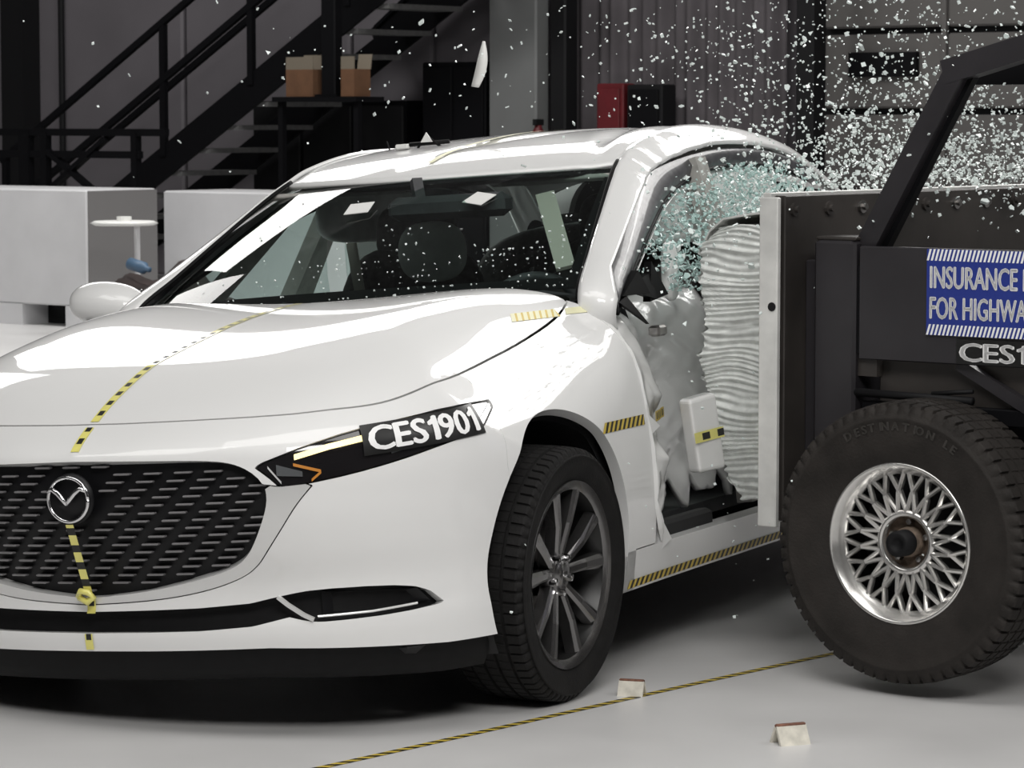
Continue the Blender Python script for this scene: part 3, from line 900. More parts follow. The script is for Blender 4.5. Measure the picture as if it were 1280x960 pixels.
def ribbon_top(us, vs, w, off=.0015):
    P = surf_top(us, vs); N = shell_normal(P)
    T = np.gradient(P, axis=0); T /= np.linalg.norm(T, axis=1, keepdims=True)
    S = np.cross(T, N)
    return P+N*off-S*w/2, P+N*off+S*w/2
vv = np.linspace(.165, 1.19, 90)
A, B = ribbon_top(np.zeros(90), vv, .024)
k = 38
tape('measuring_tape', A, B, [M['yellow'], M['tape_black']], hood, .047, .45)
zz = np.linspace(.70, .752, 10); P = surf(np.zeros(10), zz); N = shell_normal(P)
A = P+N*.0015+np.array([-.012, 0, 0]); B = P+N*.0015+np.array([.012, 0, 0])
tape('measuring_tape', A, B, [M['yellow'], M['tape_black']], bumper, .047, .45)
zz = np.linspace(.352, .530, 10)
P = surf(np.zeros(10), zz); 
P[:, 1] = np.interp(zz, [.35, .53], [.078, .030]); P[:, 0] = np.interp(zz, [.35, .53], [.010, -.002])
A = P+np.array([-.011, 0, 0]); B = P+np.array([.011, 0, 0])
tape('measuring_tape', A, B, [M['yellow'], M['tape_black']], grille, .044, .42, 'bar')
zz = np.linspace(.222, .348, 14); P = surf(np.zeros(14), zz); P[:, 1] = np.minimum(P[:, 1], np.interp(zz, [.2, .262, .265, .311, .313, .35], [9, 9, .085, .085, 9, 9])); P[:, 1] -= .003
sel = (zz < .268)
A = P[sel]+np.array([-.010, 0, 0]); B = P[sel]+np.array([.012, 0, 0])
tape('measuring_tape', A, B, [M['yellow'], M['tape_black']], bumper, .04, .4)
sel = (zz > .305)
A = P[sel]+np.array([-.004, 0, 0]); B = P[sel]+np.array([.020, 0, 0])
tape('measuring_tape', A, B, [M['yellow'], M['tape_black']], bumper, .03, .4)
MB().tube([(-.016, .068, .352), (-.004, .062, .366), (.016, .064, .362), (.026, .070, .350), (.010, .068, .338), (-.014, .068, .350)], .008, 8).build('tape_knot', M['yellow'], bumper, True)
# fender-top, side and sill tapes
def ribbon_side(vs, zs, w, off=.0015, s=1):
    A = surf_side(vs, np.asarray(zs)-w/2, s); B = surf_side(vs, np.asarray(zs)+w/2, s)
    N = shell_normal(A); return A+N*off, B+N*off
vs = np.linspace(1.09, 1.33, 30); A, B = ribbon_side(vs, np.full(30, .936), .020)
tape('measuring_tape', A, B, [M['cream'], M['gold']], hood, .030, .35, 'slant')
vs = np.linspace(1.36, 1.49, 18); A, B = ribbon_side(vs, np.full(18, .937), .016)
tape('measuring_tape', A, B, [M['cream'], M['cream']], fender_l, .030, .35, 'slant')
vs = np.linspace(1.165, 1.455, 40); A, B = ribbon_side(vs, np.full(40, .637), .027)
tape('measuring_tape', A, B, [M['gold'], M['tape_black']], fender_l, .030, .5, 'slant')
vs = np.linspace(1.315, 2.75, 120); A, B = ribbon_side(vs, np.full(120, .209), .021)
tape('measuring_tape', A, B, [M['gold'], M['tape_black']], sills[0], .034, .5, 'slant')

# ------------------------------------------------------------------ greenhouse
CA_ = np.array([(.715,1.47,.900),(.705,1.48,.985),(.665,1.64,1.075),(.62,1.83,1.180),(.575,2.02,1.282),(.552,2.13,1.332),(.540,2.25,1.372),(.535,2.5,1.412),(.535,2.8,1.425),(.533,3.1,1.416),(.525,3.4,1.382),(.515,3.65,1.325),(.57,4.02,1.105)])
CC_ = np.array([(.785,1.52,.880),(.800,1.50,.955),(.752,1.72,1.055),(.705,1.94,1.145),(.660,2.15,1.222),(.640,2.26,1.258),(.622,2.40,1.292),(.608,2.62,1.330),(.602,2.85,1.346),(.600,3.15,1.344),(.598,3.42,1.315),(.60,3.68,1.24),(.69,4.02,1.055)])
tpar = np.arange(len(CA_), dtype=float)
fA, fC = cs(tpar, CA_), cs(tpar, CC_)
tt = np.linspace(0, len(CA_)-1, 98)
A_, C_ = fA(tt), fC(tt)
WB = np.interp(tt, [0, 1, 1.6, 5.0, 7.0, 12], [1.0, 1.0, .62, .58, .80, .85])
def rail_surface(s, crumple=0.0):
    rows = []
    for k, wq in enumerate(np.linspace(0, 1, 9)):
        w = wq*WB
        P = A_*(1-w)[:, None]+C_*w[:, None]
        b = 4*w*(1-w)
        d = C_-A_
        nrm = np.cross(np.gradient(A_, axis=0), d); nrm /= np.linalg.norm(nrm, axis=1, keepdims=True)
        nrm *= np.sign(nrm[:, :1]+1e-9)
        P = P+nrm*(.016*b)[:, None]
        if crumple:
            P = P+nrm*(crumple*(np.sin(tt*9+w*5)*np.exp(-((tt-5.6)/1.2)**2)*b))[:, None]
            P[:, 2] += .010*np.exp(-((tt-7.3)/1.5)**2)
        P = P*[s, 1, 1]
        rows.append(P)
    V = np.vstack(rows)
    return V, grid_faces(9, len(tt), s < 0)
for s in (1, -1):
    V, F = rail_surface(s, .006 if s > 0 else 0)
    o = mesh_obj('roof_rail', V, F, M['paint'], car, True)
    md = o.modifiers.new('thickness', 'SOLIDIFY'); md.thickness = .012; md.offset = -1 if s > 0 else -1
    # black windscreen moulding; window frame, widened to paint the pillar's dark reflection
    n1 = 46
    MB().tube([(s*(p[0]-.004), p[1]-.004, p[2]+.004) for p in A_[6:42]], .0065, 8).build('windscreen_moulding', M['black'], o, True)
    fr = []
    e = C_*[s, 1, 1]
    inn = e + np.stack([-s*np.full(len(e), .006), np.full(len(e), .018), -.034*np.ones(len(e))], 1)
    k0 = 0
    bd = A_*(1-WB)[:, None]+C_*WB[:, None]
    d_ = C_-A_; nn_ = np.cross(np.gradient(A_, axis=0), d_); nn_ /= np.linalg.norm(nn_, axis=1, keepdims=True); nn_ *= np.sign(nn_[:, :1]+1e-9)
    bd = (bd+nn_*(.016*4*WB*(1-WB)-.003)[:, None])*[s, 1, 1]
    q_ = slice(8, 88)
    fr_ = mesh_obj('frame_with_reflection', np.vstack([bd[q_], (e+[s*.006, 0, 0])[q_], inn[q_]]), grid_faces(3, 80, s > 0), M['frame_reflection'], o, True)
    MB().tube([tuple(p) for p in inn[8:86]], .007, 8).build('window_seal', M['black'], o, True)
    if s > 0:
        MB().tube([tuple(p+np.array([.006, .006, -.010])) for p in inn[10:48]], .0028, 6).build('seal_bright_strip', M['silver'], o, True)

# windscreen
ns, nt_ = 41, 25
ss = np.linspace(-1, 1, ns)
bot = np.stack([.700*ss, 1.30+.185*np.abs(ss)**2.1, .992-.008*ss**2+.014*ss], 1)
fz_top = np.stack([.553*ss, 2.005+.115*np.abs(ss)**2.2, 1.316+.004*(1-ss**2)+.006*ss], 1)
rows = []
for t in np.linspace(0, 1, nt_):
    P = bot*(1-t)+fz_top*t
    P[:, 2] += .014*4*t*(1-t)*(1-.55*ss**2)
    P[:, 1] -= .006*4*t*(1-t)
    rows.append(P)
WS = np.vstack(rows)
ws = mesh_obj('windscreen', WS, grid_faces(nt_, ns), M['glass'], car, True)
# dark frit band along the lower and upper edge of the glass
for a, b, lift in ((0, 2, -.004),):
    Vb = np.vstack(rows[a:b+1])+[0, .004, lift]
    mesh_obj('frit_band', Vb, grid_faces(b-a+1, ns), M['black'], ws, True)
Vb = np.vstack([r*[.97, 1, 1]+[0, .004, -.006] for r in rows[nt_-2:]])
mesh_obj('frit_band', Vb, grid_faces(2, ns), M['black'], ws, True)
for s in (1,):
    Vb = []
    for r in rows: Vb += [r[-1]+[0, 0, -.004], r[-2]+[0, .003, -.005]]
    mesh_obj('frit_band', Vb, grid_faces(nt_, 2), M['black'], ws, True)

# roof skin
zr = cs([1.95,2.0,2.1,2.2,2.35,2.55,2.8,3.05,3.3,3.65],[1.292,1.320,1.360,1.390,1.417,1.441,1.456,1.456,1.437,1.372])
fe_ = cs(CA_[4:12, 1], CA_[4:12])
nu, nv = 61, 60
rows = []
for r in np.linspace(0, 1, nv):
    q = np.linspace(-1, 1, nu)
    v = (2.005+.118*np.abs(q)**2.2)*(1-r)+(3.66-.02*q*q)*r
    E_ = fe_(v)
    u = q*E_[:, 0]
    zc_ = zr(v); z = zc_-(zc_-E_[:, 2])*np.abs(q)**2.4
    # creases pushed into the struck side
    z = z - .018*np.exp(-((u-.40+.25*(v-2.4))/.03)**2)*np.exp(-((v-2.45)/.28)**2) + .014*np.exp(-((u-.46)/.05)**2)*np.exp(-((v-2.5)/.3)**2)
    z = z - .010*np.exp(-((u-.05-.5*(v-2.5))/.05)**2)*np.exp(-((v-2.6)/.35)**2)
    z = z + .010*np.exp(-((q-1)/.12)**2)*np.exp(-((v-2.75)/.5)**2)
    rows.append(np.stack([u, v, z], 1))
roof = mesh_obj('roof', np.vstack(rows), grid_faces(nv, nu), M['paint'], car, True)
md = roof.modifiers.new('thickness', 'SOLIDIFY'); md.thickness = .012; md.offset = -1
md2 = None
hl = MB()
for zoff in (0.03,):
    V = np.vstack([r*[.96, 1, 1]-[0, 0, zoff] for r in rows[::3]])
    mesh_obj('headliner', V, grid_faces(len(rows[::3]), nu), M['interior_grey'], roof, True)
# narrow tape across the roof
pts = [(q, v) for q, v in zip(np.linspace(-.06, .02, 14), np.linspace(2.12, 2.9, 14))]
P = np.array([(a, b, zr(b)+.003) for a, b in pts])
tape('measuring_tape', P-[.010, 0, 0], P+[.010, 0, 0], [M['cream'], M['cream']], roof, .05, .4)
# rear window
rb = np.stack([.66*ss, 4.06-.08*ss**2, 1.095+0*ss], 1); rt = np.stack([.52*ss, 3.665-.02*ss**2, 1.372-.052*np.abs(ss)**2.4], 1)
mesh_obj('rear_window', np.vstack([rt*(1-t)+rb*t+[0, 0, .03*4*t*(1-t)] for t in np.linspace(0, 1, 9)]), grid_faces(9, ns), M['glass_side'], car, True)
# right side windows and pillar
Ci = C_*[-1, 1, 1]
def side_pane(v0, v1, s, m, name):
    vs = np.linspace(v0, v1, 24)
    top = np.stack([np.interp(vs, C_[:, 1], C_[:, i]) for i in range(3)], 1)*[s, 1, 1] + [s*-.01, 0, -.02]
    zb = np.interp(vs, [1.4, 1.55, 2.5, 3.4, 3.9], [.950, .960, .980, 1.015, 1.05])
    bo = surf_side(vs, zb, s) + [-s*.03, 0, 0]
    zt = np.maximum(top[:, 2], zb+.004); top[:, 2] = zt
    return mesh_obj(name, np.vstack([bo*(1-t)+top*t+[s*.02*4*t*(1-t), 0, 0] for t in np.linspace(0, 1, 6)]), grid_faces(6, 24), m, car, True)
side_pane(1.56, 2.50, -1, M['glass_side'], 'side_window')
side_pane(2.60, 3.36, -1, M['glass_side'], 'side_window')
for s in (1, -1):
    sh_ = -.10 if s > 0 else 0
    V = [(s*.835+sh_, 2.50, .30), (s*.835+sh_, 2.62, .30), (s*.80+sh_, 2.50, .98), (s*.80+sh_, 2.62, .98), (s*.605, 2.52, 1.335), (s*.605, 2.60, 1.335)]
    o = mesh_obj('centre_pillar', V, [(0,1,3,2),(2,3,5,4)], M['interior_grey'], car)
    md = o.modifiers.new('thickness', 'SOLIDIFY'); md.thickness = .05; md.offset = 0

# door mirror on the right side (front of the housing faces the camera)
mirror = []
n1, n2 = 20, 28
V = []
for i in range(n1+1):
    t = math.pi*i/n1
    for j in range(n2):
        a = 2*math.pi*j/n2
        x = math.cos(t)
        rr = math.sin(t)**.62
        px = -.975+.125*x*-1
        py = 1.745+.085*rr*math.cos(a)*(1.0 if math.cos(a) < 0 else .55)
        pz_ = 0.998+.072*rr*math.sin(a)*(1.05 if math.sin(a) > 0 else .85)+.012*x
        V.append((px, py, pz_))
F = [(i*n2+j, i*n2+(j+1) % n2, (i+1)*n2+(j+1) % n2, (i+1)*n2+j) for i in range(n1) for j in range(n2)]
mh = mesh_obj('door_mirror', V, F, M['paint'], car, True)
MB().beam((-.90, 1.75, .962), (-.78, 1.70, .955), .10, .032, (0, 0, 1)).build('mirror_arm', M['black'], mh)
MB().box((-1.06, 1.792, .962), (-.89, 1.80, 1.045), bev=.004).build('mirror_glass', M['chrome'], mh)
MB().beam((-1.03, 1.69, .950), (-.90, 1.69, .945), .03, .012, (0, 0, 1)).build('mirror_lower_edge', M['black'], mh)

# ------------------------------------------------------------------ crushed left doors
def fbm(a, b, seed=0):
    r = np.zeros_like(a)
    for k in range(1, 6):
        r = r+np.sin(a*(3.1*k)+1.7*k+seed+1.3*np.sin(b*2.3*k+seed))*np.cos(b*(2.7*k)-.9*k+seed*2)/k
    return r
def crushed(name, v0, v1, z0, z1, seed, jag=True, depth=.20):
    nv_, nz_ = 90, 70
    vs = np.linspace(v0, v1, nv_); zs = np.linspace(z0, z1, nz_)
    Vg, Zg = np.meshgrid(vs, zs)
    P = surf_side(Vg.ravel(), Zg.ravel()).reshape(nz_, nv_, 3)
    if jag:
        Zg = Zg + (np.abs(((Vg*9) % 1)-.5)*.10+.03*np.sin(Vg*37))*np.clip(1-(Zg-z0)/.22, 0, 1)
        P[..., 2] = Zg
    c = np.clip((Vg-1.50)/.55, 0, 1); c = c*c*(3-2*c)
    prof = np.interp(Zg, [.25, .45, .7, .9, 1.0], [.7, 1.0, 1.0, .8, .7])
    P[..., 0] -= .022+depth*c*prof+.010*fbm(Vg*3, Zg*4, seed)*np.clip((Vg-1.48)/.1, 0, 1)
    # sharp folds running down from the mirror corner
    for (va, za, vb, zb, amp) in ((1.56,.93,1.75,.62,.020),(1.60,.70,1.85,.66,.022),(1.66,.93,1.95,.80,.016),(1.58,.52,1.90,.50,.02),(1.62,.6,1.70,.35,.02)):
        d = np.array([vb-va, zb-za]); L = np.hypot(*d); d /= L
        dist = (Vg-va)*-d[1]+(Zg-za)*d[0]; al = np.clip(((Vg-va)*d[0]+(Zg-za)*d[1])/L, 0, 1)
        P[..., 0] += amp*np.maximum(0, 1-np.abs(dist)/.05)*np.sin(np.pi*al)**.5
    return mesh_obj(name, P.reshape(-1, 3), grid_faces(nz_, nv_, True), M['paint'], car, True)
dl = crushed('front_door', 1.535, 2.55, .35, .955, 1.3)
md = dl.modifiers.new('thickness', 'SOLIDIFY'); md.thickness = .02; md.offset = 1
rl = crushed('rear_door', 2.57, 3.38, .30, .99, 4.1, False, .16)
# torn door tape
vs = np.linspace(1.545, 1.73, 14)
G_ = np.array([q.co[:] for q in dl.data.vertices]).reshape(70, 90, 3)
r_ = G_[int(np.argmin(np.abs(G_[:, 45, 2]-.637)))]
P = np.stack([np.interp(vs, r_[:, 1], r_[:, 0])+.024, vs, np.full(14, .637)], 1)
tape('measuring_tape', P-[0, 0, .014], P+[0, 0, .014], [M['gold'], M['tape_black']], dl, .034, .5)
# bent-out lips along the rear edge of the front wing
def lip(name, pts, wid, seed):
    """crumpled sheet strip following (v, z) points, standing out from the body"""
    pts = np.array(pts, float); t = np.linspace(0, len(pts)-1, 17)
    jg = rng.normal(size=17)
    v = np.interp(t, range(len(pts)), pts[:, 0]); z = np.interp(t, range(len(pts)), pts[:, 1]); o = np.interp(t, range(len(pts)), pts[:, 2])
    w = np.interp(t, range(len(wid)), wid) if len(wid) == len(pts) else np.full(17, wid[0])
    base = surf_side(v, z)
    r = []
    for k, a in enumerate(np.linspace(0, 1, 6)):
        P = base.copy()
        P[:, 0] += .7*o*math.sin(math.pi*a)+.004*jg*a-.045*a*a
        P[:, 1] += (a-.1)*w*(.75+.35*jg*a)
        r.append(P)
    o_ = mesh_obj(name, np.vstack(r), grid_faces(6, 17, True), M['paint'], fender_l, False)
    md = o_.modifiers.new('thickness', 'SOLIDIFY'); md.thickness = .003; md.offset = 0
lip('bent_edge', [(1.455,.945,.004),(1.475,.88,.012),(1.485,.80,.014),(1.480,.73,.016),(1.478,.66,.010)], (.02,.035,.05,.035,.02), 0)
lip('bent_edge', [(1.478,.66,.008),(1.485,.58,.02),(1.490,.48,.024),(1.495,.40,.022),(1.520,.34,.03),(1.545,.300,.01)], (.02,.05,.05,.045,.06,.04), 2)
# torn spikes
for pts in ([(.868,1.50,.655),(.880,1.565,.610),(.862,1.50,.575)], [(.866,1.505,.56),(.872,1.585,.50),(.860,1.51,.43)], [(.864,1.515,.42),(.880,1.60,.30),(.870,1.545,.275)], [(.80,1.52,.95),(.85,1.60,.885),(.80,1.57,.965)]):
    V = [np.array(p) for p in pts]; V += [p+np.array([-.012, .004, 0]) for p in V]
    mesh_obj('torn_flap', V, [(0,1,2),(5,4,3),(0,3,4,1),(1,4,5,2),(2,5,3,0)], M['paint'] if pts[0][2] < .9 else M['black'], dl)
# folded door-skin piece pressed out in front of the honeycomb, with tape
fp = MB()
pc = [np.array(p) for p in ((.918,1.69,.669),(.945,1.815,.680),(.955,1.838,.467),(.925,1.72,.463))]
V = pc+[p+np.array([-.05, .03, 0]) for p in pc]
fpo = mesh_obj('door_skin_fold', V, [(0,1,2,3),(7,6,5,4),(0,4,5,1),(1,5,6,2),(2,6,7,3),(3,7,4,0)], M['paint'], dl)
bv = fpo.modifiers.new('round', 'BEVEL'); bv.width = .012; bv.segments = 3
ea = np.array([pc[0]*(.42)+pc[3]*.58, pc[1]*.42+pc[2]*.58])+[.004, -.002, -.002]; eb = np.array([pc[0]*.56+pc[3]*.44, pc[1]*.56+pc[2]*.44])+[.004, -.002, -.002]
tape('measuring_tape', ea+[[0, -.01, 0], [0, .01, 0]], eb+[[0, -.01, 0], [0, .01, 0]], [M['yellow'], M['tape_black']], dl, .075, .5, 'block')
# door hardware peeping out of the torn door
MB().box((.80, 1.70, .845), (.835, 1.76, .875), bev=.006).build('door_hinge', M['steel'], dl)
MB().box((.79, 1.60, .28), (.84, 2.0, .34), bev=.01).build('torn_inner_panel', M['cavity'], dl)
# black mirror remains at the window corner
for pts in ([(.80,1.545,.965),(.815,1.70,.965),(.80,1.66,1.03)], [(.79,1.58,.985),(.80,1.78,.945),(.78,1.80,1.02)], [(.795,1.74,.94),(.80,1.86,.955),(.78,1.80,1.05)]):
    V = [np.array(p) for p in pts]; V += [p+np.array([-.03, .02, 0]) for p in V]
    mesh_obj('broken_mirror_base', V, [(0,1,2),(5,4,3),(0,3,4,1),(1,4,5,2),(2,5,3,0)], M['black'], dl)

# ------------------------------------------------------------------ cabin
MB().box((-.70, 1.45, .28), (.66, 3.6, .32)).build('cabin_floor', M['interior'], car)
V = []
ds = np.linspace(-.70, .68, 30)
for v, z in ((1.36,.955),(1.48,.968),(1.60,.962),(1.70,.935),(1.74,.88),(1.72,.60),(1.62,.45)):
    for u in ds:
        hump = .045*math.exp(-((u-.36)/.2)**2)*(1 if v > 1.5 else .3)
        V.append((u, v+.12*(u/.7)**2, z+hump))
mesh_obj('dashboard', V, grid_faces(7, 30), M['interior'], car, True)
sw = [(.36+.18*math.cos(t), 1.86+.06*math.sin(t), .86+.16*math.sin(t)) for t in np.linspace(0, 2*math.pi, 33)]
swo = MB().tube(sw, .016, 10).build('steering_wheel', M['interior'], car, True)
MB().lathe([(1.80, 0), (1.80, .06), (1.86, .065), (1.86, 0)], 20, axis=1, c=(.36, .02, .89)).build('wheel_hub', M['interior'], swo, True)
for a in (0, math.pi, -math.pi/2):
    MB().beam((.36, 1.86, .89), (.36+.17*math.cos(a), 1.86+.05*math.sin(a), .90+.16*math.sin(a)), .03, .02).build('wheel_spoke', M['interior'], swo)
def pillow(name, c, r, m, parent, pw=.5, rot=0.0):
    n1, n2 = 16, 24; V = []
    for i in range(n1+1):
        t = math.pi*i/n1-math.pi/2
        for j in range(n2):
            a = 2*math.pi*j/n2
            f = lambda x: math.copysign(abs(x)**pw, x)
            p = Vector((r[0]*f(math.cos(t))*f(math.cos(a)), r[1]*f(math.cos(t))*f(math.sin(a)), r[2]*f(math.sin(t))))
            p = Matrix.Rotation(rot, 3, 'X') @ p
            V.append((c[0]+p.x, c[1]+p.y, c[2]+p.z))
    F = [(i*n2+j, i*n2+(j+1) % n2, (i+1)*n2+(j+1) % n2, (i+1)*n2+j) for i in range(n1) for j in range(n2)]
    return mesh_obj(name, V, F, m, parent, True)
for u, ex in ((.34, 0), (-.37, 0)):
    sq = pillow('seat', (u, 2.20, .52), (.25, .27, .09), M['seat'], car)
    pillow('backrest', (u, 2.50, .80), (.25, .08, .33), M['seat'], sq, .55, -.30)
    pillow('headrest', (u, 2.60, 1.16), (.135, .055, .095), M['seat'], sq, .6, -.2)
    for d in (-.06, .06):
        MB().tube([(u+d, 2.56, 1.02), (u+d, 2.59, 1.12)], .007).build('headrest_post', M['chrome'], sq)
rs_ = pillow('rear_seat', (0, 3.15, .55), (.62, .28, .10), M['seat'], car)
pillow('backrest', (0, 3.45, .85), (.62, .09, .32), M['seat'], rs_, .5, -.35)
# inner trim of the right doors, with a lighter grab area
for v0, v1 in ((1.55, 2.50), (2.60, 3.36)):
    vs = np.linspace(v0, v1, 20); R_ = []
    for z in (.30, .6, .8, .955):
        P = surf_side(vs, np.full(20, z), -1); P[:, 0] += .07 if z < .9 else .05; R_.append(P)
    mesh_obj('door_trim', np.vstack(R_), grid_faces(4, 20), M['interior'], car, True)
# deployed curtain airbags and the small white test targets
pillow('curtain_airbag', (-.565, 2.68, 1.22), (.03, .36, .08), M['airbag'], car, .6)
pillow('curtain_airbag', (.565, 2.66, 1.20), (.03, .68, .115), M['airbag'], car, .6)
pillow('side_airbag', (.74, 2.02, 1.015), (.02, .035, .085), M['airbag'], car, .7)
im = pillow('interior_mirror', (.02, 1.93, 1.235), (.115, .02, .032), M['interior'], car, .5)
MB().beam((.0, 1.93, 1.25), (-.02, 1.95, 1.32), .03, .03).build('mirror_stalk', M['interior'], im)
MB().box((-.08, 1.86, 1.20), (.30, 1.95, 1.27), bev=.02).build('sensor_housing', M['interior'], im)
for u, v, z, a in ((-.13, 1.796, 1.2465, .12), (.235, 1.846, 1.2535, -.35)):
    mbt = MB().box((-.038, -.034, -.001), (.038, .034, .001))
    o = mbt.build('test_target', M['white_plastic'], ws)
    o.matrix_local = Matrix.Translation((u, v, z)) @ Matrix.Rotation(.44, 4, 'X') @ Matrix.Rotation(a, 4, 'Z')
for u in (-.40, .36):
    MB().box((u-.2, 2.06, 1.285), (u+.2, 2.24, 1.305), bev=.008).build('sun_visor', M['interior_grey'], car)
# seat belts and a loose strap behind the glass
mesh_obj('seat_belt', [(-.62,2.58,1.16),(-.58,2.58,1.16),(-.40,2.34,.80),(-.44,2.34,.80),(-.22,2.20,.60),(-.26,2.20,.60)], [(0,1,2,3),(3,2,4,5)], M['beige'], car)
mb = MB().beam((.395, 1.95, 1.255), (.545, 1.74, 1.045), .055, .012, (0, -.4, 1))
mb.build('pillar_trim', M['beige'], car)
mb = MB().beam((-.60, 2.18, 1.245), (-.665, 1.80, .99), .06, .03, (1, 0, 0)); mb.build('pillar_trim', M['interior_grey'], car)
pillow('side_airbag', (-.25, 2.47, 1.10), (.115, .05, .095), M['airbag'], car, .8)

# ------------------------------------------------------------------ wheels
def tyre_mesh(R, rim, w, grooves=4, pitch=72, slot=.006, name='tyre', m=None, parent=None, tread_w=.84):
    h = w/2
    prof = [(-h*.80, rim-.004, 0), (-h*.86, rim+.006, 0), (-h*.97, rim+(R-rim)*.35, 0), (-h*1.0, rim+(R-rim)*.55, 0), (-h*.990, rim+(R-rim)*.70, 0), (-h*1.012, rim+(R-rim)*.73, 0), (-h*1.008, rim+(R-rim)*.76, 0), (-h*.978, rim+(R-rim)*.78, 0), (-h*.955, R-.026, .25), (-h*.93, R-.016, 1), (-h*.88, R-.008, 1)]
    tw = h*tread_w
    gx = np.linspace(-tw*.62, tw*.62, grooves)
    pts = [(-tw, R-.004, 1)]
    for i, g in enumerate(gx):
        pts += [(g-.0052, R-.0012*abs(g/tw), .35 if 0 < i else 1), (g-.0040, R-.0075, 0), (g+.0040, R-.0075, 0), (g+.0052, R-.0012*abs(g/tw), .35 if i < grooves-1 else 1)]
    pts += [(tw, R-.004, 1)]
    prof = prof+pts+[(-a, r, s) for a, r, s in prof[::-1]]
    V = []; F = []
    angs = []
    for k in range(pitch):
        p = 2*math.pi/pitch
        for f, sl in ((0, 0), (.72, 0), (.78, 1), (.94, 1)):
            angs.append((p*(k+f), sl))
    n = len(angs)
    for a, r, s in prof:
        for t, sl in angs:
            skew = .25*a/h*2*math.pi/pitch
            rr = r-slot*s*sl
            V.append((a, rr*math.cos(t+skew), rr*math.sin(t+skew)))
    for i in range(len(prof)-1):
        for k in range(n):
            F.append((i*n+k, i*n+(k+1) % n, i*n+n+(k+1) % n, i*n+n+k))
    o = mesh_obj(name, V, F, m, parent, True)
    sm = np.ones(len(F), bool); sm[10*n:(len(prof)-11)*n] = False
    o.data.polygons.foreach_set('use_smooth', sm)
    return o
def spoke_obj(name, m, parent, r0, r1, a0, a1, w0, w1, x0, x1, dep):
    """tapered wheel spoke with a raised ridge; a = angle at hub / rim"""
    V = []
    for r, a, w, x in ((r0, a0, w0, x0), ((r0+r1)/2, (a0+a1)/2, (w0+w1)/2*.9, (x0+x1)/2+.004), (r1, a1, w1, x1)):
        c, s_ = math.cos(a), math.sin(a); t = (-s_, c)
        for lw, lx in ((-.5, -dep), (-.5, -.006), (-.22, 0.0), (.22, 0.0), (.5, -.006), (.5, -dep)):
            V.append((x+lx, r*c+t[0]*w*lw, r*s_+t[1]*w*lw))
    F = []
    for i in range(2):
        for j in range(6):
            F.append((i*6+j, i*6+(j+1) % 6, i*6+6+(j+1) % 6, i*6+6+j))
    F += [(5,4,3,2,1,0), (12,13,14,15,16,17)]
    return mesh_obj(name, V, F, m, parent)
def car_wheel(loc, s):
    """axis along world x; s=+1 outer side to +x"""
    w = MB().lathe([(-.10, .205), (-.10, .222), (-.06, .212), (-.02, .218), (.085, .222), (.096, .232), (.100, .238), (.094, .240), (.085, .236), (-.08, .228), (-.095, .226)], 64).build('wheel', M['gun_dark'], car, True)
    W = Matrix.Translation(loc) @ (Matrix.Identity(4) if s > 0 else Matrix.Rotation(math.pi, 4, 'Z'))
    w.matrix_local = CARM.inverted() @ W
    tyre_mesh(.325, .232, .222, m=M['rubber'], parent=w)
    MB().lathe([(.088, .216), (.096, .226), (.100, .237), (.101, .239)], 64).build('rim_lip', M['gunmetal'], w, True)
    for k in range(5):
        for d in (-1, 1):
            a = math.radians(90+k*72)
            spoke_obj('spoke', M['gunmetal'], w, .038, .224, a+d*math.radians(12), a+d*math.radians(16), .026, .042, .066, .090, .035)
    MB().lathe([(.03, .058), (.060, .056), (.070, .048), (.066, .034), (.072, .032), (.074, 0)], 32).build('hub', M['gunmetal'], w, True)
    for k in range(5):
        a = math.radians(54+k*72)
        MB().lathe([(.06, .010), (.080, .009), (.083, 0)], 8, c=(0, .047*math.cos(a), .047*math.sin(a))).build('wheel_nut', M['chrome'], w)
    MB().lathe([(-.02, .06), (-.02, .145), (.0, .145), (.0, .06)], 48).build('brake_disc', M['steel'], w, True)
    MB().box((-.03, .10, -.06), (.025, .165, .06), bev=.01).build('brake_caliper', M['dark_steel'], w)
    MB().lathe([(-.06, .01), (-.06, .205)], 40).build('inner_shield', M['cavity'], w)
    return w
wl = car_wheel((.785, .94, .325), 1)
car_wheel((-.775, .94, .325), -1)
car_wheel((.785, 3.665, .325), 1)
car_wheel((-.775, 3.665, .325), -1)
# suspension strut seen inside the arch
MB().tube([(.60, .93, .45), (.575, .95, .68)], .028, 12).build('suspension_strut', M['dark_steel'], car, True)
MB().tube([(.66, .80, .60), (.64, .85, .64), (.62, .84, .69)], .006, 8).build('brake_hose', M['interior_grey'], car, True)

# shattered side glass still hanging in the left window openings
frags_V = []; frags_F = []
def fragments(n, fn, size, thick=.003):
    for _ in range(n):
        c = np.array(fn()); r = size*(.5+rng.random())
        k = rng.integers(3, 6); ax = rng.normal(size=3); ax /= np.linalg.norm(ax)
        a = np.cross(ax, [0.3, .5, .8]); a /= np.linalg.norm(a); b = np.cross(ax, a)
        ring = [c+r*(a*math.cos(t)+b*math.sin(t))*(.7+.5*rng.random()) for t in np.linspace(0, 2*math.pi, k+1)[:-1]]
        i = len(frags_V)
        frags_V.extend([p+ax*thick/2 for p in ring]); frags_V.extend([p-ax*thick/2 for p in ring])
        frags_F.append(tuple(range(i, i+k))); frags_F.append(tuple(range(i+2*k-1, i+k-1, -1)))
        for j in range(k):
            frags_F.append((i+j, i+k+j, i+k+(j+1) % k, i+(j+1) % k))
def pane_point():
    v = 1.85+rng.random()**.8*1.45
    top = np.array([np.interp(v, C_[:, 1], C_[:, i]) for i in range(3)])
    bo = np.array([.80, v, .99])
    q = rng.random()
    return bo*(1-q)+top*q+[.02+.05*rng.normal(), 0, -.03]
fragments(3000, pane_point, .0062)
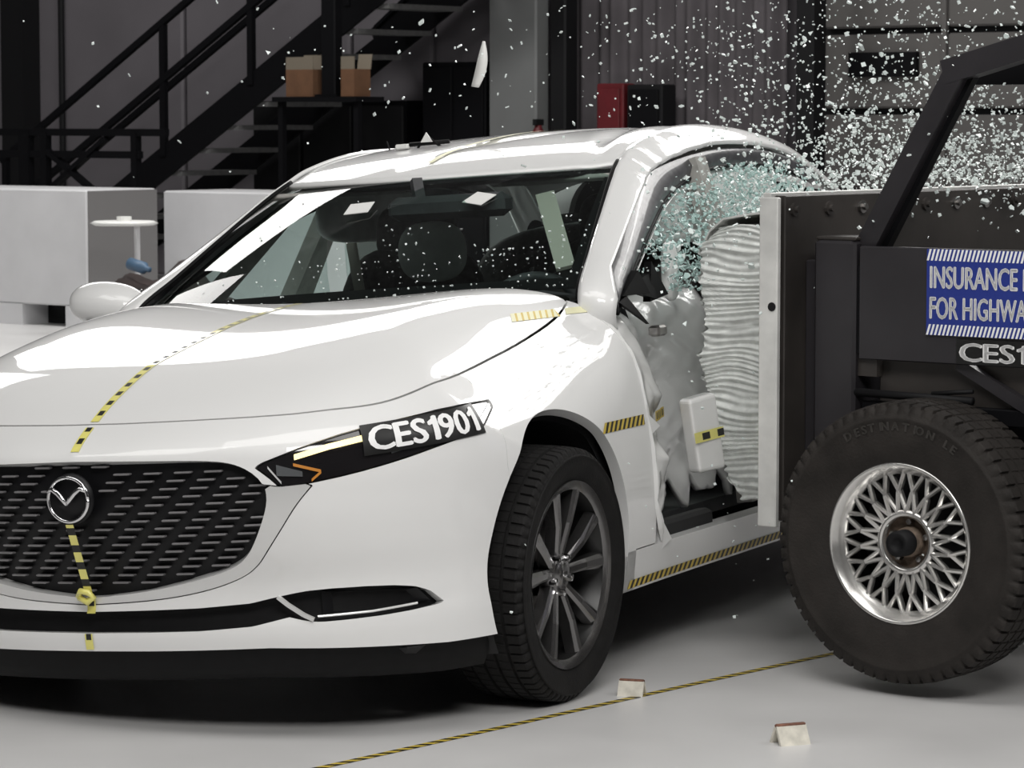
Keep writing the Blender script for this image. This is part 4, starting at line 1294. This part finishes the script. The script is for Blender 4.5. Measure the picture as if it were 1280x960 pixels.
o = mesh_obj('shattered_side_glass', frags_V, frags_F, M['shard_teal'], car)
o['kind'] = 'stuff'

# crumbs of glass scattered over the windscreen
frags_V.clear(); frags_F.clear()
WG = WS.reshape(nt_, ns, 3)
def crumb():
    si = int(np.clip(40-abs(rng.normal())*14, 0, 40)); ti = int(np.clip(abs(rng.normal())*7, 0, 22))
    return WG[ti, si]+np.array([rng.normal()*.02, -.004, .008])
fragments(170, crumb, .0030)
o = mesh_obj('windscreen_crumbs', frags_V, frags_F, M['shard'], ws)
o['kind'] = 'stuff'

# ------------------------------------------------------------------ moving barrier cart (x: rearwards, y: away from camera, z: up)
CART = Matrix.Translation((1.604, 1.332, 0)) @ Matrix.Rotation(math.radians(-12), 4, 'Z')
cart = empty('barrier_cart'); cart.matrix_world = CART
tag(cart, 'black wheeled crash barrier cart with honeycomb face hitting the car door', 'cart')
MB().box((-.455, .13, .41), (-.42, 1.86, 1.272), bev=.003).build('back_plate', M['cart_brown'], cart)
MB().box((-.482, .118, .40), (-.457, 1.87, 1.279), bev=.002).build('front_plate', M['aluminium'], cart)
MB().box((-.482, .100, .395), (-.424, .118, 1.268), bev=.003).build('plate_edge_strip', M['aluminium'], cart)
MB().lathe([(0, 0), (0, .012), (.004, .012)], 12, axis=1, c=(-.440, .098, .98)).build('edge_hole', M['dark_steel'], cart)
for k in range(10):
    w = .17+k*.17
    o = MB().lathe([(-.42, .018), (-.412, .018), (-.411, .009), (-.402, .009), (-.402, 0)], 12, c=(0, w, 1.235)).build('plate_bolt', M['steel'] if k in (2, 5, 6) else M['cart_brown'], cart)
# corner post, side panel, lower panels
MB().box((-.375, .20, .38), (-.247, .34, 1.155), bev=.008).build('corner_post', M['cart_black'], cart)
MB().box((-.372, .205, 1.155), (-.250, .335, 1.165), bev=.003).build('post_cap', M['cart_brown'], cart)
MB().box((-.420, .23, .5), (-.376, .32, 1.10), bev=.004).build('post_bracket', M['cart_black'], cart)
sp = MB().box((-.238, .205, .845), (1.9, .225, 1.142), bev=.003).build('side_panel', M['cart_black'], cart)
MB().box((-.246, .21, .86), (-.236, .24, 1.09)).build('panel_seam', M['stair'], cart)
MB().box((-.20, .25, .72), (1.9, .30, .845), bev=.004).build('lower_panel', M['cart_brown'], cart)
MB().box((-.247, .22, .80), (-.19, .26, .845)).build('panel_tab', M['cart_brown'], cart)
MB().tube([(-.25, .215, .757), (.10, .215, .752)], .011, 10).build('grab_rail', M['dark_steel'], cart, True)
MB().tube([(-.02, .215, .765), (.10, .215, .777)], .006, 8).build('grab_rail', M['dark_steel'], cart, True)
MB().box((-.24, .36, .42), (2.0, 1.5, .84), bev=.01).build('chassis', M['cart_black'], cart)
MB().beam((.05, .235, .845), (.35, .235, .69), .03, .03).build('brace', M['cart_black'], cart)
MB().box((-.24, .222, .69), (1.9, .28, .735), bev=.004).build('chassis_rail', M['stair'], cart)
# roll bar: slanting strut, rising bar, black cross beam
MB().beam((-.262, .262, 1.10), (.020, .262, 1.590), .058, .06, (0, 1, 0)).build('slanting_strut', M['cart_black'], cart)
MB().beam((-.225, .28, 1.10), (.052, .28, 1.585), .022, .03, (0, 1, 0)).build('strut_flange', M['stair'], cart)
MB().beam((-.01, .262, 1.592), (1.0, .262, 1.862), .062, .062, (0, 1, 0)).build('rising_bar', M['cart_black'], cart)
mesh_obj('gusset_plate', [(-.10,.40,1.562),(1.2,.40,1.562),(1.2,.40,1.90),(-.10,.43,1.562),(1.2,.43,1.562),(1.2,.43,1.90)], [(0,1,2),(5,4,3),(0,3,4,1),(1,4,5,2),(2,5,3,0)], M['stair'], cart)

# sign
SX0, SZ0, SZ1 = -.030, .919, 1.140
SW = .515
sg = MB().box((SX0, .198, SZ0), (SX0+SW, .2045, SZ1)).build('sign', M['sign_blue'], cart)
def flat_text(body, x, z, h, m, parent, y, bold=.0, width=None, name='lettering'):
    V, F = text_mesh(body, 1.0, bold)
    hh = V[:, 1].max()-0
    k = h/hh
    kx = k if width is None else width/V[:, 0].max()
    P = np.stack([x+V[:, 0]*kx, np.full(len(V), y), z+V[:, 1]*k], 1)
    return mesh_obj(name, P, F, m, parent)
def hatch(z0, z1):
    n = int(SW/.0118); V = []; F = []
    mbh = MB()
    for k in range(n):
        a = SX0+k*.0118
        if a+.016 > SX0+SW: break
        mbh.add([(a, .1972, z0), (a+.0062, .1972, z0), (a+.0148, .1972, z1), (a+.0086, .1972, z1)], [(0,1,2,3)])
    return mbh.build('sign_border', M['white_print'], sg)
hatch(1.1105, 1.140); hatch(.919, .9465)
flat_text('INSURANCE INSTITUTE', SX0+.010, 1.041, .056, M['white_print'], sg, .1965, .034, .492)
flat_text('FOR HIGHWAY SAFETY', SX0+.010, .962, .056, M['white_print'], sg, .1965, .034, .470)
nl = MB().box((.060, .198, .848), (.42, .2045, .912)).build('number_label', M['sticker'], cart)
flat_text('CES1901', .068, .856, .047, M['white_print'], nl, .1965, .034, .335)

# crushed aluminium honeycomb: layered wrinkles
def honeycomb():
    nz, nw, W0, W1 = 260, 10, .40, 1.75
    zs = np.linspace(.415, 1.178, nz)
    lay = rng.normal(size=64)
    def wr(z, ph):
        return np.sin(z*390+ph+4*np.sin(z*31+ph))*.5+np.sin(z*230+2*ph)*.35+np.interp((z-.41)*80, range(64), lay)*.4
    # outline of the near face: from the plate (x=-.482) to the crushed edge
    xl = np.interp(zs, [.415, .48, .60, .70, .80, .90, 1.0, 1.08, 1.13, 1.178], [-.74, -.79, -.835, -.85, -.87, -.845, -.855, -.865, -.855, -.80])
    nx = 24
    V = []
    for i, z in enumerate(zs):
        for j in range(nx):
            q = j/(nx-1)
            x = -.482+(xl[i]+.482)*q
            y = W0+.0065*wr(z, q*2.2+math.sin(q*6))*(.4+.6*q)+.02*math.sin(q*5+z*6)
            V.append((x+.005*wr(z, 1.0)*q, y, z+.006*math.sin(q*9+z*17)))
    F = grid_faces(nz, nx, False)
    b = len(V)
    # crushed front face and a plain far side
    nd = 14
    for i, z in enumerate(zs):
        for j in range(nd):
            t = j/(nd-1); w = W0+(W1-W0)*t
            p = V[i*nx+nx-1]
            lim = max(-.96, -.482-(.385+.21*(w-W0)))
            x = p[0]*(1-min(1, t*4))+lim*min(1, t*4)
            V.append((x+.010*math.sin(z*90+w*31), p[1] if j == 0 else w, p[2]))
    F += [tuple(b+k for k in f) for f in grid_faces(nz, nd, False)]
    # top and bottom caps
    for i, fl in ((0, False), (nz-1, True)):
        c = len(V)
        ring = [V[i*nx+j] for j in range(nx)]+[V[b+i*nd+j] for j in range(1, nd)]+[(-.482, W1, ring_z(zs[i]))]
        V.extend(ring); f = tuple(range(c, c+len(ring)))
        F.append(f if fl else f[::-1])
    return V, F
def ring_z(z): return z
V, F = honeycomb()
hc = mesh_obj('honeycomb_block', V, F, M['honeycomb'], cart)
cv = MB()
pts = [(-.482, 1.232), (-.62, 1.222), (-.70, 1.215), (-.79, 1.200), (-.835, 1.165), (-.850, 1.14)]
V = []
for y in (.385, 1.0, 1.75):
    for x, z in pts: V.append((x, y, z))
    for x, z in pts[::-1]: V.append((x+.002, y, z-.005))
n2 = len(pts)*2
F = []
for i in range(2):
    for j in range(n2):
        F.append((i*n2+j, i*n2+(j+1) % n2, (i+1)*n2+(j+1) % n2, (i+1)*n2+j))
F.append(tuple(range(n2-1, -1, -1)))
mesh_obj('cover_sheet', V, F, M['aluminium'], cart)
MB().box((-.50, .385, 1.195), (-.482, .42, 1.225)).build('cover_clip', M['yellow'], cart)

# cart wheels: worn tyre on a lattice alloy rim
def cart_wheel(loc, face):
    w = MB().lathe([(-.09, .150), (-.09, .188), (-.02, .176), (.045, .180), (.075, .190)], 56).build('wheel', M['gun_dark'], cart, True)
    # local +x is the outer side; turn it towards -y (camera) or +y
    w.matrix_local = Matrix.Translation(loc) @ Matrix.Rotation(-math.pi/2 if face < 0 else math.pi/2, 4, 'Z')
    tyre_mesh(.363, .203, .225, 4, 64, .008, m=M['rubber_worn'], parent=w, tread_w=.86)
    MB().lathe([(.056, .176), (.066, .177), (.070, .184), (.080, .186), (.086, .193), (.096, .198), (.100, .204), (.096, .208), (.086, .207)], 72).build('rim_lip', M['alloy'], w, True)
    MB().lathe([(.045, .066), (.062, .066), (.066, .072), (.066, .082), (.050, .084)], 48).build('hub_ring', M['alloy'], w, True)
    for k in range(20):
        for d in (-1, 1):
            a = 2*math.pi*k/20
            spoke_obj('lattice_spoke', M['alloy'], w, .078, .182, a, a+d*math.radians(16), .013, .013, .066, .068, .018)
    MB().lathe([(.030, 0), (.030, .066), (.045, .066)], 32).build('wheel_disc', M['rust'], w, True)
    MB().lathe([(.030, .040), (.060, .038), (.062, .026), (.095, .024), (.097, 0)], 28).build('hub_cap', M['rust'], w, True)
    MB().lathe([(.062, .034), (.104, .033), (.106, .018), (.098, .016), (.098, 0)], 28, c=(0, .0, .0)).build('hub_bearing', M['dark_steel'], w, True)
    for k in range(5):
        a = 2*math.pi*k/5+.3
        MB().lathe([(.03, .009), (.05, .008), (.052, 0)], 6, c=(0, .052*math.cos(a), .052*math.sin(a))).build('wheel_nut', M['steel'], w)
    MB().lathe([(-.03, .02), (-.03, .18)], 40).build('inner_shield', M['cavity'], w)
    return w
cw1 = cart_wheel((0, .118, .396), -1)
# raised lettering on the sidewall
ang = math.radians(118)
for word in ('DESTINATION', 'LE'):
    VV = []; FF = []
    for ch in word:
        V, F = text_mesh(ch, .030, .0014)
        r0 = .292; cx = V[:, 0].max()/2
        b = len(VV)
        for x, y, z in V:
            a = ang-(x-cx)/r0; r = r0+y
            VV.append((.1155, r*math.cos(a), r*math.sin(a)))
        FF += [tuple(i+b for i in f) for f in F]
        ang -= (2*cx+.007)/r0
    ang -= math.radians(4)
    mesh_obj('sidewall_lettering', VV, FF, M['raised_rubber'], cw1)
cart_wheel((2.1, .118, .396), -1)
cart_wheel((0, 1.80, .396), 1)
cart_wheel((2.1, 1.80, .396), 1)
MB().tube([(0, .05, .396), (0, 1.75, .396)], .03).build('axle', M['dark_steel'], cart, True)
MB().tube([(2.1, .05, .396), (2.1, 1.75, .396)], .03).build('axle', M['dark_steel'], cart, True)

# ------------------------------------------------------------------ things on the floor
P0, P1 = np.array([.55, -.60, 0]), np.array([1.62, 3.28, 0])
n = 260
d = (P1-P0)/np.linalg.norm(P1-P0); s_ = np.array([d[1], -d[0], 0])
L_ = np.linalg.norm(P1-P0)
line = np.array([P0+d*L_*t+s_*.006*math.sin(t*9) for t in np.linspace(0, 1, n)])+[0, 0, .0015]
ft = tape('floor_tape', line-s_*.012, line+s_*.012, [M['gold'], M['tape_black']], None, .044, .5, 'slant')
tag(ft, 'thin yellow and black striped tape line on the grey floor', 'tape')
def tent(name, loc, rz, L, w, h, label):
    """folded angle of sheet metal standing like a tent"""
    e = empty(name, loc, (0, 0, rz))
    t = .006
    for s in (-1, 1):
        V = []
        for y in (-L/2, L/2):
            V += [(s*w/2, y, 0), (s*w*.09, y, h), (s*w*.09-s*t, y, h-t), (s*w/2-s*t*1.6, y, 0)]
        mesh_obj('side', V, [(0,1,2,3),(7,6,5,4),(0,4,5,1),(1,5,6,2),(2,6,7,3),(3,7,4,0)], M['debris'], e)
    MB().box((-w*.10, -L/2, h-.004), (w*.10, L/2, h+.004), bev=.002).build('ridge', M['debris_rust'], e)
    tag(e, label, 'debris')
tent('angle_bracket', (.985, 1.09, 0), math.radians(100), .066, .052, .038, 'small cream metal angle on the tape beside the front wheel')
tent('angle_bracket', (1.57, .69, 0), math.radians(138), .078, .062, .044, 'small cream metal angle on the open floor in the foreground')

# bracket with white target on the car roof
e = empty('roof_bracket', (0, 0, 0), parent=None)
bp = CARM @ Vector((-.22, 2.42, float(zr(2.42))-.004))
e.matrix_world = Matrix.Translation(bp) @ Matrix.Rotation(-ROLL, 4, 'Y') @ Matrix.Scale(.55, 4)
MB().tube([(-.11, 0, .022), (.13, .02, .026)], .012, 8).build('crossbar', M['black'], e, True)
MB().tube([(-.06, 0, 0), (-.02, 0, .05)], .008, 8).build('leg', M['black'], e, True)
MB().tube([(.08, .01, 0), (.02, 0, .05)], .008, 8).build('leg', M['black'], e, True)
mesh_obj('target', [(-.035,-.012,.03),(.04,-.012,.03),(.004,-.012,.085),(-.035,-.004,.03),(.04,-.004,.03),(.004,-.004,.085)], [(0,1,2),(5,4,3),(0,3,4,1),(1,4,5,2),(2,5,3,0)], M['white_plastic'], e)
MB().box((-.19, -.03, 0), (-.11, .03, .028), bev=.006).build('foot', M['white_plastic'], e)
MB().tube([(-.24, 0, 0), (-.255, 0, .05)], .004, 6).build('aerial', M['black'], e)
tag(e, 'black bracket with white triangular target on the car roof', 'bracket')

# white strip thrown up above the roof
V = []
for t in np.linspace(0, 1, 14):
    w = .016*math.sin(math.pi*min(1, t*.8+.2))+.004
    c = Vector((.018*math.sin(t*2.2), 0, .15*t))
    V += [tuple(c+Vector((-w, .004*math.sin(t*6), 0))), tuple(c+Vector((w, -.004, 0)))]
o = mesh_obj('plastic_strip', V, grid_faces(14, 2), M['white_plastic'], None, True)
md = o.modifiers.new('thickness', 'SOLIDIFY'); md.thickness = .004
o.matrix_world = Matrix.Translation((-.37, 2.9, 1.575)) @ Matrix.Rotation(.12, 4, 'Y')
tag(o, 'white plastic strip flying above the car roof', 'debris')

# ------------------------------------------------------------------ flying glass
def frag_mesh(k, r, seed, m):
    rg = np.random.default_rng(seed)
    ring = [(r*(.7+.5*rg.random())*math.cos(t), r*(.7+.5*rg.random())*math.sin(t)) for t in np.linspace(0, 2*math.pi, k+1)[:-1]]
    h = r*.45
    V = [(x, y, h/2) for x, y in ring]+[(x*.9, y*.9, -h/2) for x, y in ring]
    F = [tuple(range(k)), tuple(range(2*k-1, k-1, -1))]+[(j, k+j, k+(j+1) % k, (j+1) % k) for j in range(k)]
    o = mesh_obj('glass_fragment', V, F, m); me = o.data; bpy.data.objects.remove(o)
    return me
shapes = [frag_mesh(3+i % 4, 1.0, i, M['shard']) for i in range(6)]
# clouds in world space: (centre, sigma, count, size mean)
clouds = [
    ((1.10, 2.65, 1.30), (.22, .40, .07), 900, .0052),
    ((1.30, 2.60, 1.42), (.30, .50, .10), 900, .0050),
    ((1.25, 2.90, 1.62), (.50, .60, .16), 700, .0044),
    ((0.75, 3.10, 1.66), (.40, .50, .16), 520, .0042),
    ((1.45, 2.75, 1.31), (.28, .35, .05), 700, .0050),
    ((1.85, 2.70, 1.45), (.35, .50, .16), 420, .0046),
    ((0.95, 2.20, 1.14), (.10, .30, .08), 420, .0050),
    ((0.10, 2.60, 1.70), (.70, .80, .15), 90, .0050),
    ((-.8, 2.80, 1.62), (.60, .60, .20), 26, .0055),
    ((1.00, 1.80, .62), (.12, .30, .28), 60, .0040),
    ((1.15, 1.60, .30), (.35, .40, .22), 30, .0045),
]
pts = []
for c, s, n, sz_ in clouds:
    n = int(n*1.35); P = np.array(c)+rng.normal(size=(n, 3))*np.array(s)
    S = .86*sz_*np.exp(rng.normal(size=n)*.42)
    for p, q in zip(P, S):
        if p[2] > .02: pts.append((q, p))
pts.sort(key=lambda a: -a[0]/np.linalg.norm(a[1]-np.array(CAMP)))
for q, p in pts[:300]:
    ax = Vector(rng.normal(size=3)).normalized()
    o = share('glass_fragment', shapes[int(rng.integers(0, 6))], None, Matrix.Translation(tuple(p)) @ Matrix.Rotation(rng.random()*6.28, 4, ax) @ Matrix.Scale(q, 4))
    tag(o, 'larger pale glass fragment flying through the air from the broken windows', 'glass', 'flying glass fragments')
frags_V.clear(); frags_F.clear()
for q, p in pts[300:]:
    k = 4
    ax = rng.normal(size=3); ax /= np.linalg.norm(ax)
    a = np.cross(ax, [.3, .5, .8]); a /= np.linalg.norm(a); b = np.cross(ax, a); i = len(frags_V)
    ring = [p+q*(a*math.cos(t)+b*math.sin(t))*(.7+.5*rng.random()) for t in (0, 1.6, 3.1, 4.7)]
    frags_V.extend([r+ax*q*.25 for r in ring]); frags_V.extend([r-ax*q*.25 for r in ring])
    frags_F.append((i, i+1, i+2, i+3)); frags_F.append((i+7, i+6, i+5, i+4))
    for j in range(4): frags_F.append((i+j, i+4+j, i+4+(j+1) % 4, i+(j+1) % 4))
o = mesh_obj('glass_dust', frags_V, frags_F, M['shard'])
tag(o, 'cloud of tiny glass crumbs spraying from the broken side windows', 'glass', kind='stuff')
